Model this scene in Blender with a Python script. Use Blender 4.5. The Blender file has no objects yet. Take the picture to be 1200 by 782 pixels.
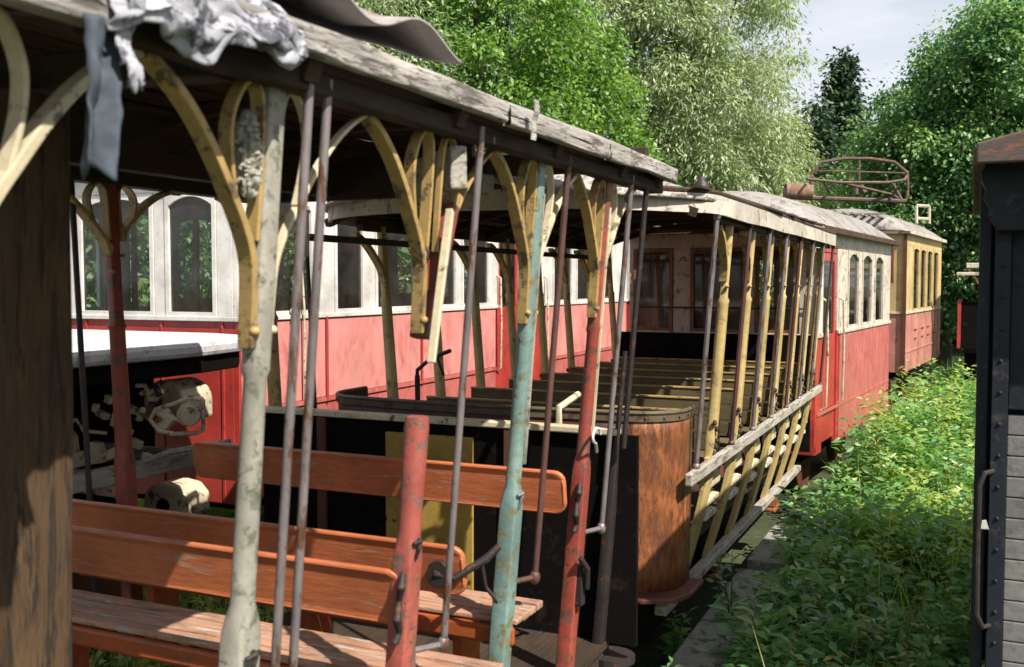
import bpy, math, random
import numpy as np
from mathutils import Vector, Matrix, noise
random.seed(7); RNG = np.random.default_rng(7)
S = bpy.context.scene
COL = S.collection
PI = math.pi
# ---------------------------------------------------------------- camera maths
F, CX, CY, H = 1180.0, 600.0, 391.0, 2.3
YAW, PIT = math.radians(24.6), math.atan(59/1180)
FW = Vector((-math.sin(YAW)*math.cos(PIT), math.cos(YAW)*math.cos(PIT), -math.sin(PIT)))
RT = Vector((math.cos(YAW), math.sin(YAW), 0)); UP = RT.cross(FW)
def P(px, py, X=None, Y=None, Z=None, d=None):
    """point of the place seen at a photo pixel, on the plane X, Y, Z or at depth d"""
    r = FW*F + RT*(px-CX) + UP*(CY-py)
    if X is not None: k = X/r.x
    elif Y is not None: k = Y/r.y
    elif Z is not None: k = (Z-H)/r.z
    else: k = d/F
    return Vector((0, 0, H)) + r*k
# ---------------------------------------------------------------- mesh builder
class MB:
    def __init__(s): s.v = []; s.f = []
    def add(s, vs, fs):
        b = len(s.v); s.v += [tuple(v) for v in vs]; s.f += [tuple(i+b for i in f) for f in fs]; return s
    def box(s, c, d, rx=0, ry=0, rz=0):
        M = Matrix.Rotation(rz, 3, 'Z') @ Matrix.Rotation(ry, 3, 'Y') @ Matrix.Rotation(rx, 3, 'X')
        c = Vector(c); vs = []
        for k in (-.5, .5):
            for j in (-.5, .5):
                for i in (-.5, .5): vs.append(c + M @ Vector((d[0]*i, d[1]*j, d[2]*k)))
        return s.add(vs, [(0,2,3,1),(4,5,7,6),(0,1,5,4),(2,6,7,3),(0,4,6,2),(1,3,7,5)])
    def bb(s, x0, x1, y0, y1, z0, z1): return s.box(((x0+x1)/2,(y0+y1)/2,(z0+z1)/2), (abs(x1-x0),abs(y1-y0),abs(z1-z0)))
    def beam(s, a, b, w, h, up=(0,0,1)):
        a, b = Vector(a), Vector(b); t = (b-a).normalized(); sd = t.cross(Vector(up))
        if sd.length < 1e-4: sd = Vector((1,0,0))
        sd.normalize(); u = sd.cross(t); vs = []
        for p in (a, b):
            for i, j in ((-1,-1),(1,-1),(1,1),(-1,1)): vs.append(p + sd*(w/2*i) + u*(h/2*j))
        return s.add(vs, [(0,3,2,1),(4,5,6,7),(0,1,5,4),(1,2,6,5),(2,3,7,6),(3,0,4,7)])
    def tube(s, pts, r, n=8, cap=True):
        pts = [Vector(p) for p in pts]; m = len(pts)
        rr = r if isinstance(r, (list, tuple)) else [r]*m
        vs = []; ref = None
        for i, p in enumerate(pts):
            t = (pts[min(i+1, m-1)] - pts[max(i-1, 0)]).normalized()
            if ref is None: ref = t.orthogonal().normalized()
            ref = (ref - t*ref.dot(t)); ref = ref.normalized() if ref.length > 1e-5 else t.orthogonal().normalized()
            b = t.cross(ref)
            for k in range(n):
                a = 2*PI*k/n; vs.append(p + (ref*math.cos(a) + b*math.sin(a))*rr[i])
        fs = [(i*n+k, i*n+(k+1)%n, (i+1)*n+(k+1)%n, (i+1)*n+k) for i in range(m-1) for k in range(n)]
        if cap: fs += [tuple(range(n-1, -1, -1)), tuple((m-1)*n+k for k in range(n))]
        return s.add(vs, fs)
    def loft(s, secs, n=16):
        """secs: (centre, rx, ry, q)  q=1 round, q->0.2 square; horizontal sections"""
        vs = []
        for c, rx, ry, q in secs:
            for k in range(n):
                a = 2*PI*(k+.5)/n; ca, sa = math.cos(a), math.sin(a)
                vs.append((c[0]+rx*math.copysign(abs(ca)**q, ca), c[1]+ry*math.copysign(abs(sa)**q, sa), c[2]))
        m = len(secs)
        fs = [(i*n+k, i*n+(k+1)%n, (i+1)*n+(k+1)%n, (i+1)*n+k) for i in range(m-1) for k in range(n)]
        return s.add(vs, fs+[tuple(range(n-1,-1,-1)), tuple((m-1)*n+k for k in range(n))])
    def ribbon(s, pts, w, th, side=(1,0,0)):
        pts = [Vector(p) for p in pts]; sd = Vector(side).normalized(); vs = []; m = len(pts)
        for i, p in enumerate(pts):
            t = (pts[min(i+1,m-1)]-pts[max(i-1,0)]).normalized(); nn = t.cross(sd).normalized()
            for a, b in ((-1,-1),(1,-1),(1,1),(-1,1)): vs.append(p+sd*(w/2*a)+nn*(th/2*b))
        fs = [(i*4+k, i*4+(k+1)%4, (i+1)*4+(k+1)%4, (i+1)*4+k) for i in range(m-1) for k in range(4)]
        return s.add(vs, fs+[(3,2,1,0), tuple((m-1)*4+k for k in range(4))])
    def prism(s, poly, axis, a0, a1):
        def mk(p, a):
            return {'x': (a, p[0], p[1]), 'y': (p[0], a, p[1]), 'z': (p[0], p[1], a)}[axis]
        n = len(poly); vs = [mk(p, a0) for p in poly] + [mk(p, a1) for p in poly]
        return s.add(vs, [tuple(range(n-1,-1,-1)), tuple(range(n, 2*n))] + [(k,(k+1)%n,n+(k+1)%n,n+k) for k in range(n)])
    def ball(s, c, r, n=10, m=6, sz=1.0):
        c = Vector(c); secs = []
        for i in range(m+1):
            a = -PI/2 + PI*i/m; secs.append(((c.x, c.y, c.z+r*sz*math.sin(a)), max(r*math.cos(a), 1e-4), max(r*math.cos(a), 1e-4), 1))
        return s.loft(secs, n)
    def grid(s, fn, nu, nv, th=0):
        vs = [fn(i/nu, j/nv) for j in range(nv+1) for i in range(nu+1)]
        fs = [(j*(nu+1)+i, j*(nu+1)+i+1, (j+1)*(nu+1)+i+1, (j+1)*(nu+1)+i) for j in range(nv) for i in range(nu)]
        return s.add(vs, fs)
    def build(s, name, mat, parent=None, bevel=0, smooth=False, solid=0, local=False, label=None):
        me = bpy.data.meshes.new(name); vs = s.v
        if parent is not None and not local:
            R = parent
            while R.parent: R = R.parent
            M = (Matrix.Translation(R.location) @ Matrix.Rotation(R.rotation_euler.z, 4, 'Z')).inverted()
            vs = [M @ Vector(v) for v in vs]
        me.from_pydata([tuple(v) for v in vs], [], s.f); me.update()
        o = bpy.data.objects.new(name, me); COL.objects.link(o)
        me.materials.append(mat)
        if parent is not None: o.parent = parent
        if smooth:
            me.polygons.foreach_set('use_smooth', [True]*len(me.polygons))
            try: me.set_sharp_from_angle(angle=math.radians(40))
            except Exception: pass
        if solid:
            m = o.modifiers.new('solid', 'SOLIDIFY'); m.thickness = solid; m.offset = 0
        if bevel:
            m = o.modifiers.new('bevel', 'BEVEL'); m.width = bevel; m.segments = 2; m.limit_method = 'ANGLE'
        if label: o['label'] = label
        return o
def tag(o, label=None, cat=None, group=None, kind=None):
    if label: o['label'] = label
    if cat: o['category'] = cat
    if group: o['group'] = group
    if kind: o['kind'] = kind
    return o
def root(name, loc, label, cat, rz=0, group=None):
    o = bpy.data.objects.new(name, None); COL.objects.link(o); o.empty_display_size = .2
    o.location = loc; o.rotation_euler = (0, 0, rz); return tag(o, label, cat, group)
def rrect(x0, x1, z0, z1, r, n=5):
    pts = []
    for cx, cz, a0 in ((x1-r, z0+r, -90), (x1-r, z1-r, 0), (x0+r, z1-r, 90), (x0+r, z0+r, 180)):
        for k in range(n+1):
            a = math.radians(a0+90*k/n); pts.append((cx+r*math.cos(a), cz+r*math.sin(a)))
    return pts
def lerp(a, b, t): return a+(b-a)*t
# ---------------------------------------------------------------- materials
def newmat(name):
    m = bpy.data.materials.new(name); m.use_nodes = True; nt = m.node_tree
    for n in list(nt.nodes): nt.nodes.remove(n)
    out = nt.nodes.new('ShaderNodeOutputMaterial'); return m, nt, out
def nz(nt, vec, scale, detail=4, rough=.6, dist=0):
    n = nt.nodes.new('ShaderNodeTexNoise'); n.inputs['Scale'].default_value = scale; n.inputs['Detail'].default_value = detail
    n.inputs['Roughness'].default_value = rough; n.inputs['Distortion'].default_value = dist
    nt.links.new(vec, n.inputs['Vector']); return n.outputs['Fac']
def ramp(nt, fac, stops):
    r = nt.nodes.new('ShaderNodeValToRGB'); e = r.color_ramp.elements
    while len(e) < len(stops): e.new(.5)
    for k, (p, c) in enumerate(stops):
        e[k].position = p; e[k].color = (c, c, c, 1) if isinstance(c, (int, float)) else (*c, 1)
    nt.links.new(fac, r.inputs['Fac']); return r.outputs['Color']
def mixc(nt, fac, a, b, mode='MIX'):
    m = nt.nodes.new('ShaderNodeMix'); m.data_type = 'RGBA'; m.blend_type = mode
    for sock, v in ((m.inputs[0], fac), (m.inputs[6], a), (m.inputs[7], b)):
        if isinstance(v, (int, float)): sock.default_value = v
        elif isinstance(v, tuple): sock.default_value = (*v, 1)
        else: nt.links.new(v, sock)
    return m.outputs[2]
def mapping(nt, scale=(1,1,1), coord='Object'):
    tc = nt.nodes.new('ShaderNodeTexCoord'); mp = nt.nodes.new('ShaderNodeMapping')
    mp.inputs['Scale'].default_value = scale; nt.links.new(tc.outputs[coord], mp.inputs['Vector']); return mp.outputs['Vector']
def weathered(name, col, worn=(.1,.07,.05), amount=.5, scale=6, dirt=.5, rough=.55, stretch=(1,1,1), bump=.3, var=.25, metal=0, edge=.06, grain=0, spec=.4):
    """paint or bare surface: broad tone variation, dirt, and patches where the coat has flaked to what lies under it"""
    m, nt, out = newmat(name); L = nt.links.new
    v = mapping(nt, stretch); v1 = mapping(nt)
    broad = nz(nt, v1, scale*.35, 3); fine = nz(nt, v, scale*4, 6, .7); patch = nz(nt, v, scale*1.5, 9, .72, .3)
    light = tuple(min(1, c*(1+var)) for c in col); dark = tuple(c*(1-var) for c in col)
    base = ramp(nt, broad, [(.3, dark), (.7, light)])
    if grain:
        gv = mapping(nt, tuple(q*grain for q in stretch)); gr = ramp(nt, nz(nt, gv, 5, 8, .75, .2), [(.36, .28), (.50, 1), (.62, .75)])
        base = mixc(nt, 1, base, gr, 'MULTIPLY')
    dm = ramp(nt, fine, [(.42, 0), (.75, 1)])
    dd = mixc(nt, dm, base, tuple(c*.45 for c in col)) ; base = mixc(nt, dirt, base, dd)
    th = .745-amount*.29
    pm = ramp(nt, patch, [(th-edge, 0), (th, 1)])
    wv = ramp(nt, fine, [(.3, tuple(c*.6 for c in worn)), (.7, tuple(min(1, c*1.4) for c in worn))])
    c = mixc(nt, pm, base, wv)
    b = nt.nodes.new('ShaderNodeBsdfPrincipled'); L(c, b.inputs['Base Color'])
    b.inputs['Metallic'].default_value = metal; b.inputs['Specular IOR Level'].default_value = spec
    rr = ramp(nt, fine, [(.2, max(.05, rough-.15)), (.8, min(1, rough+.2))]); L(rr, b.inputs['Roughness'])
    hgt = mixc(nt, .5, fine, pm, 'SUBTRACT')
    bp = nt.nodes.new('ShaderNodeBump'); bp.inputs['Strength'].default_value = bump; bp.inputs['Distance'].default_value = .006
    L(hgt, bp.inputs['Height']); L(bp.outputs[0], b.inputs['Normal']); L(b.outputs[0], out.inputs[0]); return m
def leafmat(name, cols, trans=.35, rough=.45, spec=.5):
    m, nt, out = newmat(name); L = nt.links.new
    at = nt.nodes.new('ShaderNodeAttribute'); at.attribute_name = 'tint'
    n = len(cols); c = ramp(nt, at.outputs['Fac'], [(k/(n-1), cols[k]) for k in range(n)])
    b = nt.nodes.new('ShaderNodeBsdfPrincipled'); L(c, b.inputs['Base Color']); b.inputs['Roughness'].default_value = rough
    b.inputs['Specular IOR Level'].default_value = spec
    t = nt.nodes.new('ShaderNodeBsdfTranslucent'); tc = mixc(nt, 1, c, (1.5, 1.7, .7), 'MULTIPLY'); L(tc, t.inputs['Color'])
    mx = nt.nodes.new('ShaderNodeMixShader'); mx.inputs[0].default_value = trans
    L(b.outputs[0], mx.inputs[1]); L(t.outputs[0], mx.inputs[2]); L(mx.outputs[0], out.inputs[0]); return m
def glassmat(name, tint=(.8,.85,.85), rough=.05, refl=1.0):
    m, nt, out = newmat(name); L = nt.links.new
    tr = nt.nodes.new('ShaderNodeBsdfTransparent'); tr.inputs[0].default_value = (*tint, 1)
    gl = nt.nodes.new('ShaderNodeBsdfGlossy'); gl.inputs['Roughness'].default_value = rough
    df = nt.nodes.new('ShaderNodeBsdfDiffuse'); df.inputs[0].default_value = (.45,.43,.38,1)
    fr = nt.nodes.new('ShaderNodeFresnel'); fr.inputs[0].default_value = 1.5
    mu = nt.nodes.new('ShaderNodeMath'); mu.operation = 'MULTIPLY'; mu.inputs[1].default_value = refl; L(fr.outputs[0], mu.inputs[0])
    v = mapping(nt); d = ramp(nt, nz(nt, v, 3, 6, .7), [(.4, .012), (.75, .08)])
    m1 = nt.nodes.new('ShaderNodeMixShader'); L(d, m1.inputs[0]); L(tr.outputs[0], m1.inputs[1]); L(df.outputs[0], m1.inputs[2])
    mx = nt.nodes.new('ShaderNodeMixShader'); L(mu.outputs[0], mx.inputs[0]); L(m1.outputs[0], mx.inputs[1]); L(gl.outputs[0], mx.inputs[2])
    L(mx.outputs[0], out.inputs[0]); return m
W = weathered
M = dict(
  yellow=W('aged_yellow_paint', (.40,.27,.10), (.13,.09,.055), .54, 10, .5, .5),
  cream=W('aged_cream_paint', (.58,.50,.34), (.13,.10,.07), .42, 9, .45, .5),
  teal=W('teal_paint', (.17,.26,.24), (.16,.15,.08), .55, 10, .5, .4),
  grey_paint=W('worn_grey_paint', (.33,.31,.26), (.13,.14,.10), .55, 12, .5, .4),
  red=W('red_post_paint', (.27,.055,.038), (.12,.06,.045), .60, 10, .5, .4),
  salmon=W('faded_red_paint', (.34,.085,.065), (.16,.09,.07), .58, 11, .5, .4),
  bench=W('brown_red_varnish', (.45,.13,.05), (.34,.19,.12), .40, 6, .6, .42, (.5,2,3), .35, .35, spec=.5),
  bench_side=W('bench_edge_varnish', (.34,.075,.02), (.14,.06,.03), .4, 6, .5, .45),
  seat=W('bleached_seat_wood', (.46,.24,.15), (.40,.35,.30), .54, 8, .8, .6, (.5,6,3), .6, .35, grain=1.5),
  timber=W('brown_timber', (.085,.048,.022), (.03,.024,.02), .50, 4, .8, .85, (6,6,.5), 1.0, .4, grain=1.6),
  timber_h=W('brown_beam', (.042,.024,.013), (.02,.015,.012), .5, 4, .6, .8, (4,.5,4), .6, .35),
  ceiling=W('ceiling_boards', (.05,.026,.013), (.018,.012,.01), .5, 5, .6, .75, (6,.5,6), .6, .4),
  roofedge=W('weathered_white_board', (.40,.36,.33), (.13,.11,.09), .50, 7, .6, .75, (4,.6,4), .9, .3, grain=1.3),
  rooftop=W('roof_canvas_grey', (.32,.30,.29), (.16,.14,.13), .45, 4, .6, .85, (1,1,1), .6, .25),
  felt=W('crumpled_roof_felt', (.36,.36,.40), (.06,.06,.075), .58, 9, .6, .6, (1,1,1), .8, .3),
  feltdark=W('dark_felt', (.055,.07,.09), (.15,.16,.18), .3, 9, .5, .8),
  corr=W('corrugated_sheet_grey', (.27,.24,.23), (.16,.10,.07), .4, 6, .5, .7),
  iron=W('dark_iron', (.035,.028,.028), (.10,.04,.02), .42, 12, .4, .5, metal=.3),
  rod=W('worn_steel_rod', (.21,.18,.18), (.12,.06,.035), .52, 16, .5, .42, (1,1,.3), metal=.35),
  brownrod=W('rusty_rod', (.12,.055,.045), (.07,.05,.05), .5, 14, .5, .45, (1,1,.3), metal=.2),
  rust=W('rusty_dash', (.30,.105,.035), (.11,.04,.02), .60, 10, .8, .42, (2,2,.5), .5, .45, edge=.16),
  rustdark=W('dark_rust', (.11,.035,.018), (.05,.03,.02), .5, 7, .6, .6, (1.5,1.5,.5)),
  black=W('flat_black', (.006,.005,.005), (.016,.011,.008), .4, 5, .4, .85, spec=.05),
  panelyellow=W('flaking_yellow_panel', (.36,.24,.05), (.04,.03,.02), .42, 8, .5, .6, edge=.02),
  olive=W('olive_bench_paint', (.13,.10,.05), (.06,.05,.03), .45, 6, .5, .5, (.6,3,3)),
  greywood=W('bare_grey_wood', (.36,.33,.28), (.16,.13,.10), .5, 6, .6, .8, (4,.5,4), .7, .3),
  ribyellow=W('rib_yellow', (.50,.37,.15), (.22,.16,.10), .42, 7, .5, .5),
  redtram=W('tram_red', (.37,.04,.032), (.16,.03,.025), .36, 7, .35, .35, spec=.5),
  redpale=W('pale_tram_red', (.62,.28,.25), (.50,.17,.15), .40, 3, .3, .4, (1,1,.5), .15, .15, edge=.3),
  redside=W('mid_tram_red', (.48,.15,.13), (.36,.08,.07), .42, 4, .35, .4, (1,1,.5), .2, .2, edge=.25),
  white=W('old_white_paint', (.56,.54,.50), (.35,.30,.25), .33, 9, .35, .5, edge=.03),
  offwhite=W('peeling_offwhite', (.52,.46,.38), (.22,.16,.12), .52, 8, .45, .5, edge=.03),
  tramyellow=W('tram_ochre', (.50,.37,.17), (.30,.20,.09), .38, 6, .35, .45),
  pinkbrown=W('faded_red_brown', (.44,.19,.15), (.25,.10,.08), .4, 6, .35, .5),
  tramroof=W('tram_roof_canvas', (.27,.245,.23), (.13,.115,.105), .58, 5, .5, .8, (1,1,1), .5, .25),
  interior=W('interior_wood', (.22,.10,.045), (.10,.05,.03), .45, 5, .5, .5, (4,4,.5)),
  creamiron=W('cream_painted_casting', (.52,.43,.30), (.10,.07,.05), .48, 10, .6, .6),
  deckgrey=W('pale_sheet_cover', (.52,.50,.52), (.36,.34,.34), .5, 6, .5, .6, (1,1,1), .4, .15),
  navy=W('dark_blue_black_paint', (.011,.014,.022), (.035,.033,.034), .38, 8, .5, .6, spec=.3),
  siding=W('pale_siding', (.17,.165,.155), (.12,.11,.10), .45, 8, .6, .8),
  dashshade=W('dash_rust_shaded', (.085,.028,.016), (.04,.02,.013), .5, 6, .6, .5), rimbrown=W('rim_brown', (.12,.09,.055), (.07,.04,.025), .5, 9, .5, .5),
  boards=W('warm_brown_boards', (.34,.17,.10), (.24,.11,.06), .5, 5, .5, .5, (4,4,.5)),
  colrust=W('collector_steel', (.09,.06,.05), (.22,.09,.05), .5, 9, .5, .6),
  dullwood=W('dull_weathered_edge', (.085,.07,.06), (.17,.075,.045), .55, 8, .6, .8, (1,3,3)),
  rustwood=W('rust_streaked_board', (.20,.10,.06), (.22,.20,.18), .6, 7, .6, .8, (3,1,1)),
  concrete=W('mossy_concrete', (.27,.26,.22), (.10,.11,.06), .48, 6, .6, .9, (1,1,1), .8, .25),
  bark=W('bark', (.09,.07,.05), (.04,.035,.03), .5, 8, .6, .9, (4,4,.6), 1.0, .3),
  glass=glassmat('dusty_glass'), glassdark=glassmat('old_window_glass', (.55,.6,.58), .04, 1.1),
)
L_tree = leafmat('leaves_mid_green', [(.04,.12,.035), (.12,.22,.07), (.30,.37,.16)], .35)
L_bright = leafmat('leaves_bright_green', [(.045,.12,.025), (.14,.26,.05), (.38,.46,.16)], .4)
L_willow = leafmat('leaves_silver_willow', [(.15,.22,.11), (.31,.37,.21), (.50,.54,.38)], .3, .5)
L_dark = leafmat('leaves_dark', [(.012,.035,.015), (.025,.06,.025), (.05,.09,.035)], .25)
L_maple = leafmat('leaves_maple', [(.04,.12,.065), (.12,.24,.10), (.34,.44,.16)], .4)
L_herb = leafmat('leaves_herb', [(.05,.15,.06), (.12,.27,.09), (.26,.42,.15)], .38, .33)
L_gold = leafmat('leaves_goldenrod_sunlit', [(.14,.24,.05), (.28,.38,.09), (.48,.50,.18)], .4)  # goldenrod green, also sunlight painted into weeds and grass
L_dry = leafmat('dry_grass', [(.30,.16,.05), (.42,.28,.10), (.5,.38,.18)], .3)
# ---------------------------------------------------------------- camera, sun, sky
cam = bpy.data.cameras.new('camera'); co = bpy.data.objects.new('camera', cam); COL.objects.link(co)
cam.sensor_width = 36; cam.lens = F/1200*36; cam.clip_start = .05; cam.clip_end = 2000
Rm = Matrix((RT, UP, -FW)).transposed(); co.matrix_world = Matrix.Translation((0, 0, H)) @ Rm.to_4x4()
cam.dof.use_dof = True; cam.dof.focus_distance = 8.0; cam.dof.aperture_fstop = 5.0
S.camera = co
SUN_D = Vector((.68, -.33, .88)).normalized()
sun = bpy.data.lights.new('sun', 'SUN'); sun.energy = 5; sun.angle = math.radians(.5); sun.color = (1, .94, .84)
so = bpy.data.objects.new('sun', sun); COL.objects.link(so); so.rotation_euler = SUN_D.to_track_quat('Z', 'Y').to_euler(); so.location = (10, -5, 12)
w = bpy.data.worlds.new('World'); S.world = w; w.use_nodes = True; nt = w.node_tree
for n in list(nt.nodes): nt.nodes.remove(n)
sky = nt.nodes.new('ShaderNodeTexSky'); sky.sky_type = 'NISHITA'; sky.sun_disc = False
sky.sun_elevation = math.asin(SUN_D.z); sky.sun_rotation = math.atan2(SUN_D.x, SUN_D.y); sky.air_density = 1.0; sky.dust_density = 2.0
bg = nt.nodes.new('ShaderNodeBackground'); bg.inputs['Strength'].default_value = .058
tc = nt.nodes.new('ShaderNodeTexCoord'); mp = nt.nodes.new('ShaderNodeMapping'); mp.inputs['Scale'].default_value = (1, 1, 4)
nt.links.new(tc.outputs['Generated'], mp.inputs['Vector'])
cf = ramp(nt, nz(nt, mp.outputs[0], 2.2, 7, .6, .3), [(.38, .42), (.62, .80)])
cc = mixc(nt, cf, sky.outputs[0], (9.5, 9.9, 10.7)); nt.links.new(cc, bg.inputs[0])
wo = nt.nodes.new('ShaderNodeOutputWorld'); nt.links.new(bg.outputs[0], wo.inputs[0])
S.view_settings.view_transform = 'Standard'; S.view_settings.look = 'None'; S.view_settings.gamma = 1; S.view_settings.exposure = .85
S.cycles.transparent_max_bounces = 24; S.cycles.max_bounces = 7; S.cycles.diffuse_bounces = 3
# ---------------------------------------------------------------- ground
gm, nt, out = newmat('earth_and_moss'); v = mapping(nt)
c = ramp(nt, nz(nt, v, 1.3, 8, .7), [(.35, (.025,.035,.012)), (.55, (.045,.06,.02)), (.7, (.10,.075,.045))])
b = nt.nodes.new('ShaderNodeBsdfPrincipled'); nt.links.new(c, b.inputs[0]); b.inputs['Roughness'].default_value = .95
bp = nt.nodes.new('ShaderNodeBump'); bp.inputs['Distance'].default_value = .05; nt.links.new(nz(nt, v, 9, 6), bp.inputs['Height']); nt.links.new(bp.outputs[0], b.inputs['Normal'])
nt.links.new(b.outputs[0], out.inputs[0])
g = MB(); g.add([(-600,-600,0),(600,-600,0),(600,600,0),(-600,600,0)], [(0,1,2,3)])
tag(g.build('ground', gm), 'mossy earth ground of the yard beneath the weeds', 'ground', kind='structure')
pm_, nt, out = newmat('gravel_path'); v = mapping(nt)
c = ramp(nt, nz(nt, v, 30, 6, .8), [(.3, (.16,.13,.10)), (.7, (.36,.31,.25))]); b = nt.nodes.new('ShaderNodeBsdfPrincipled')
nt.links.new(c, b.inputs[0]); b.inputs['Roughness'].default_value = .95; nt.links.new(b.outputs[0], out.inputs[0])
g = MB(); pth = [(-.2,17.5),(.9,17.0),(2.2,18.5),(3.2,22),(2.6,27),(1.0,24),(.0,20.5)]
g.prism(pth, 'z', -.02, .006)
tag(g.build('path', pm_), 'bare gravel patch between weeds beside the far ochre tram', 'path', kind='structure')
g = MB()
for x in (-2.05, -2.9+.0, ):
    g.bb(x-.035, x+.035, -3, 30, .0, .12)
tag(g.build('rails', M['rustdark'], bevel=.01), 'rusty rails under the open trams', 'rail', kind='structure')
# ---------------------------------------------------------------- leaves
def leaf_arrays(base, dirs, ln, wd, fold=False):
    n = len(base); dirs = dirs/np.linalg.norm(dirs, axis=1, keepdims=True)
    r = RNG.normal(size=(n,3)); r[:,2] *= .35
    sd = np.cross(dirs, np.cross(r, dirs)*0 + np.array([0,0,1.0]) + r*.6); sd /= (np.linalg.norm(sd, axis=1, keepdims=True)+1e-6)
    ln = np.asarray(ln).reshape(-1,1)*np.ones((n,1)); wd = np.asarray(wd).reshape(-1,1)*np.ones((n,1))
    mid = base + dirs*ln*.42; tip = base + dirs*ln; L = mid - sd*wd/2; R = mid + sd*wd/2
    if not fold:
        V = np.stack([base, R, tip, L], 1).reshape(-1,3); Fc = np.arange(4*n).reshape(n,4); return V, Fc, 1
    nn = np.cross(sd, dirs); L = L + nn*wd*.22; R = R + nn*wd*.22; tip = tip - nn*ln*.12
    V = np.stack([base, R, tip, L, mid], 1).reshape(-1,3); i = np.arange(n)*5
    Fc = np.stack([np.stack([i, i+1, i+2, i+4],1), np.stack([i, i+4, i+2, i+3],1)],1).reshape(-1,4); return V, Fc, 2
def leaf_object(name, parts, mat, parent=None):
    """parts: list of (V, F, facesPerLeaf, tint)"""
    Vs, Fs, Ts, o = [], [], [], 0
    for V, Fc, k, t in parts:
        Vs.append(V); Fs.append(Fc+o); Ts.append(np.repeat(t, k)); o += len(V)
    V = np.concatenate(Vs); Fc = np.concatenate(Fs); T = np.concatenate(Ts)
    me = bpy.data.meshes.new(name); me.vertices.add(len(V)); me.vertices.foreach_set('co', V.astype(np.float32).ravel())
    me.loops.add(Fc.size); me.loops.foreach_set('vertex_index', Fc.astype(np.int32).ravel())
    me.polygons.add(len(Fc)); me.polygons.foreach_set('loop_start', (np.arange(len(Fc))*4).astype(np.int32))
    me.polygons.foreach_set('loop_total', np.full(len(Fc), 4, np.int32)) if hasattr(me.polygons[0], 'loop_total') and False else None
    me.update(calc_edges=True)
    a = me.attributes.new('tint', 'FLOAT', 'FACE'); a.data.foreach_set('value', T.astype(np.float32))
    me.materials.append(mat); ob = bpy.data.objects.new(name, me); COL.objects.link(ob)
    if parent is not None: ob.parent = parent
    return ob
SLIM = {}
def tree(name, label, px, d, top, rad, mat, nclump, per, leaf, cat='tree', base=1.2, droop=.3, lean=0, group=None, narrow=1.0, cr=.5, pts=None, trunk=.2):
    """crown of leaf clusters set on limbs, uneven outline with gaps; px and d say where it stands"""
    p = pts if pts else P(px, 332, d=d); x0, y0 = p[0], p[1]
    t = root(name, (x0, y0, 0), label, cat, group=group)
    zc = (top+base)/2; hz = (top-base)/2
    n = nclump; u = RNG.normal(size=(n*3,3)); u /= np.linalg.norm(u, axis=1, keepdims=True)
    seed = RNG.uniform(0, 99)
    keep = []; 
    for q in u:
        f = noise.noise(Vector((q[0]*2.2+seed, q[1]*2.2, q[2]*2.2)))
        s_ = .86 + .42*f
        rr = s_*(RNG.uniform(.25, 1)**.38)
        if noise.noise(Vector((q[0]*3.1-seed, q[1]*3.1, q[2]*3.1))) < -.20 and rr > .45: continue
        keep.append(q*rr)
        if len(keep) == n: break
    c = np.array(keep); taper = 1-.35*np.clip(c[:,2], 0, 1)*narrow
    C = np.stack([c[:,0]*rad*taper, c[:,1]*rad*taper, zc+c[:,2]*hz], 1); C[:,0] += lean*(C[:,2]-base)/max(1, top-base)
    m = len(C); rc = RNG.uniform(.5, 1.35, m)*cr
    idx = np.repeat(np.arange(m), per); k = len(idx)
    off = RNG.normal(size=(k,3))*rc[idx][:,None]*np.array([1,1,.62])*.55
    off[:,2] -= droop*(off[:,0]**2+off[:,1]**2)/np.maximum(rc[idx], .1)
    Bp = C[idx]+off
    dr = off*.8 + RNG.normal(size=(k,3))*.35*rc[idx][:,None]; dr[:,2] -= droop*1.2*rc[idx]
    ln = leaf*RNG.uniform(.6, 1.35, k); wd = ln*(.62 if 'willow' not in name else .27)
    V, Fc, q = leaf_arrays(Bp, dr, ln, wd)
    tint = np.clip(.45+.22*(RNG.uniform(-1, 1, m))[idx]+RNG.normal(size=k)*.2, 0, 1)
    leaf_object('crown', [(V, Fc, q, tint)], mat, t)
    tb = MB(); zt = lerp(base, top, .72); path = []
    for i in range(9):
        f = i/8; path.append((lean*.7*f*f+.25*rad*.3*math.sin(3*f+seed), .2*math.cos(2.3*f+seed)-.2*math.cos(seed), zt*f))
    path = [(a-path[0][0]*(1-i/8), b_, z_) for i, (a, b_, z_) in enumerate(path)]
    tb.tube(path, [trunk*(1-.8*i/8) for i in range(9)], 9)
    for i in range(14):
        j = int(RNG.integers(3, 9)); a = Vector(path[j]); e = Vector(C[int(RNG.integers(0, m))])
        if e.z < a.z-.5: e.z = a.z+.4
        md = (a+e)/2+Vector((0,0,.25)); tb.tube([a, md, e], [trunk*.28, trunk*.17, trunk*.05], 6)
    tb.build('trunk', M['bark'], t, smooth=True, local=True)
    return t
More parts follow.
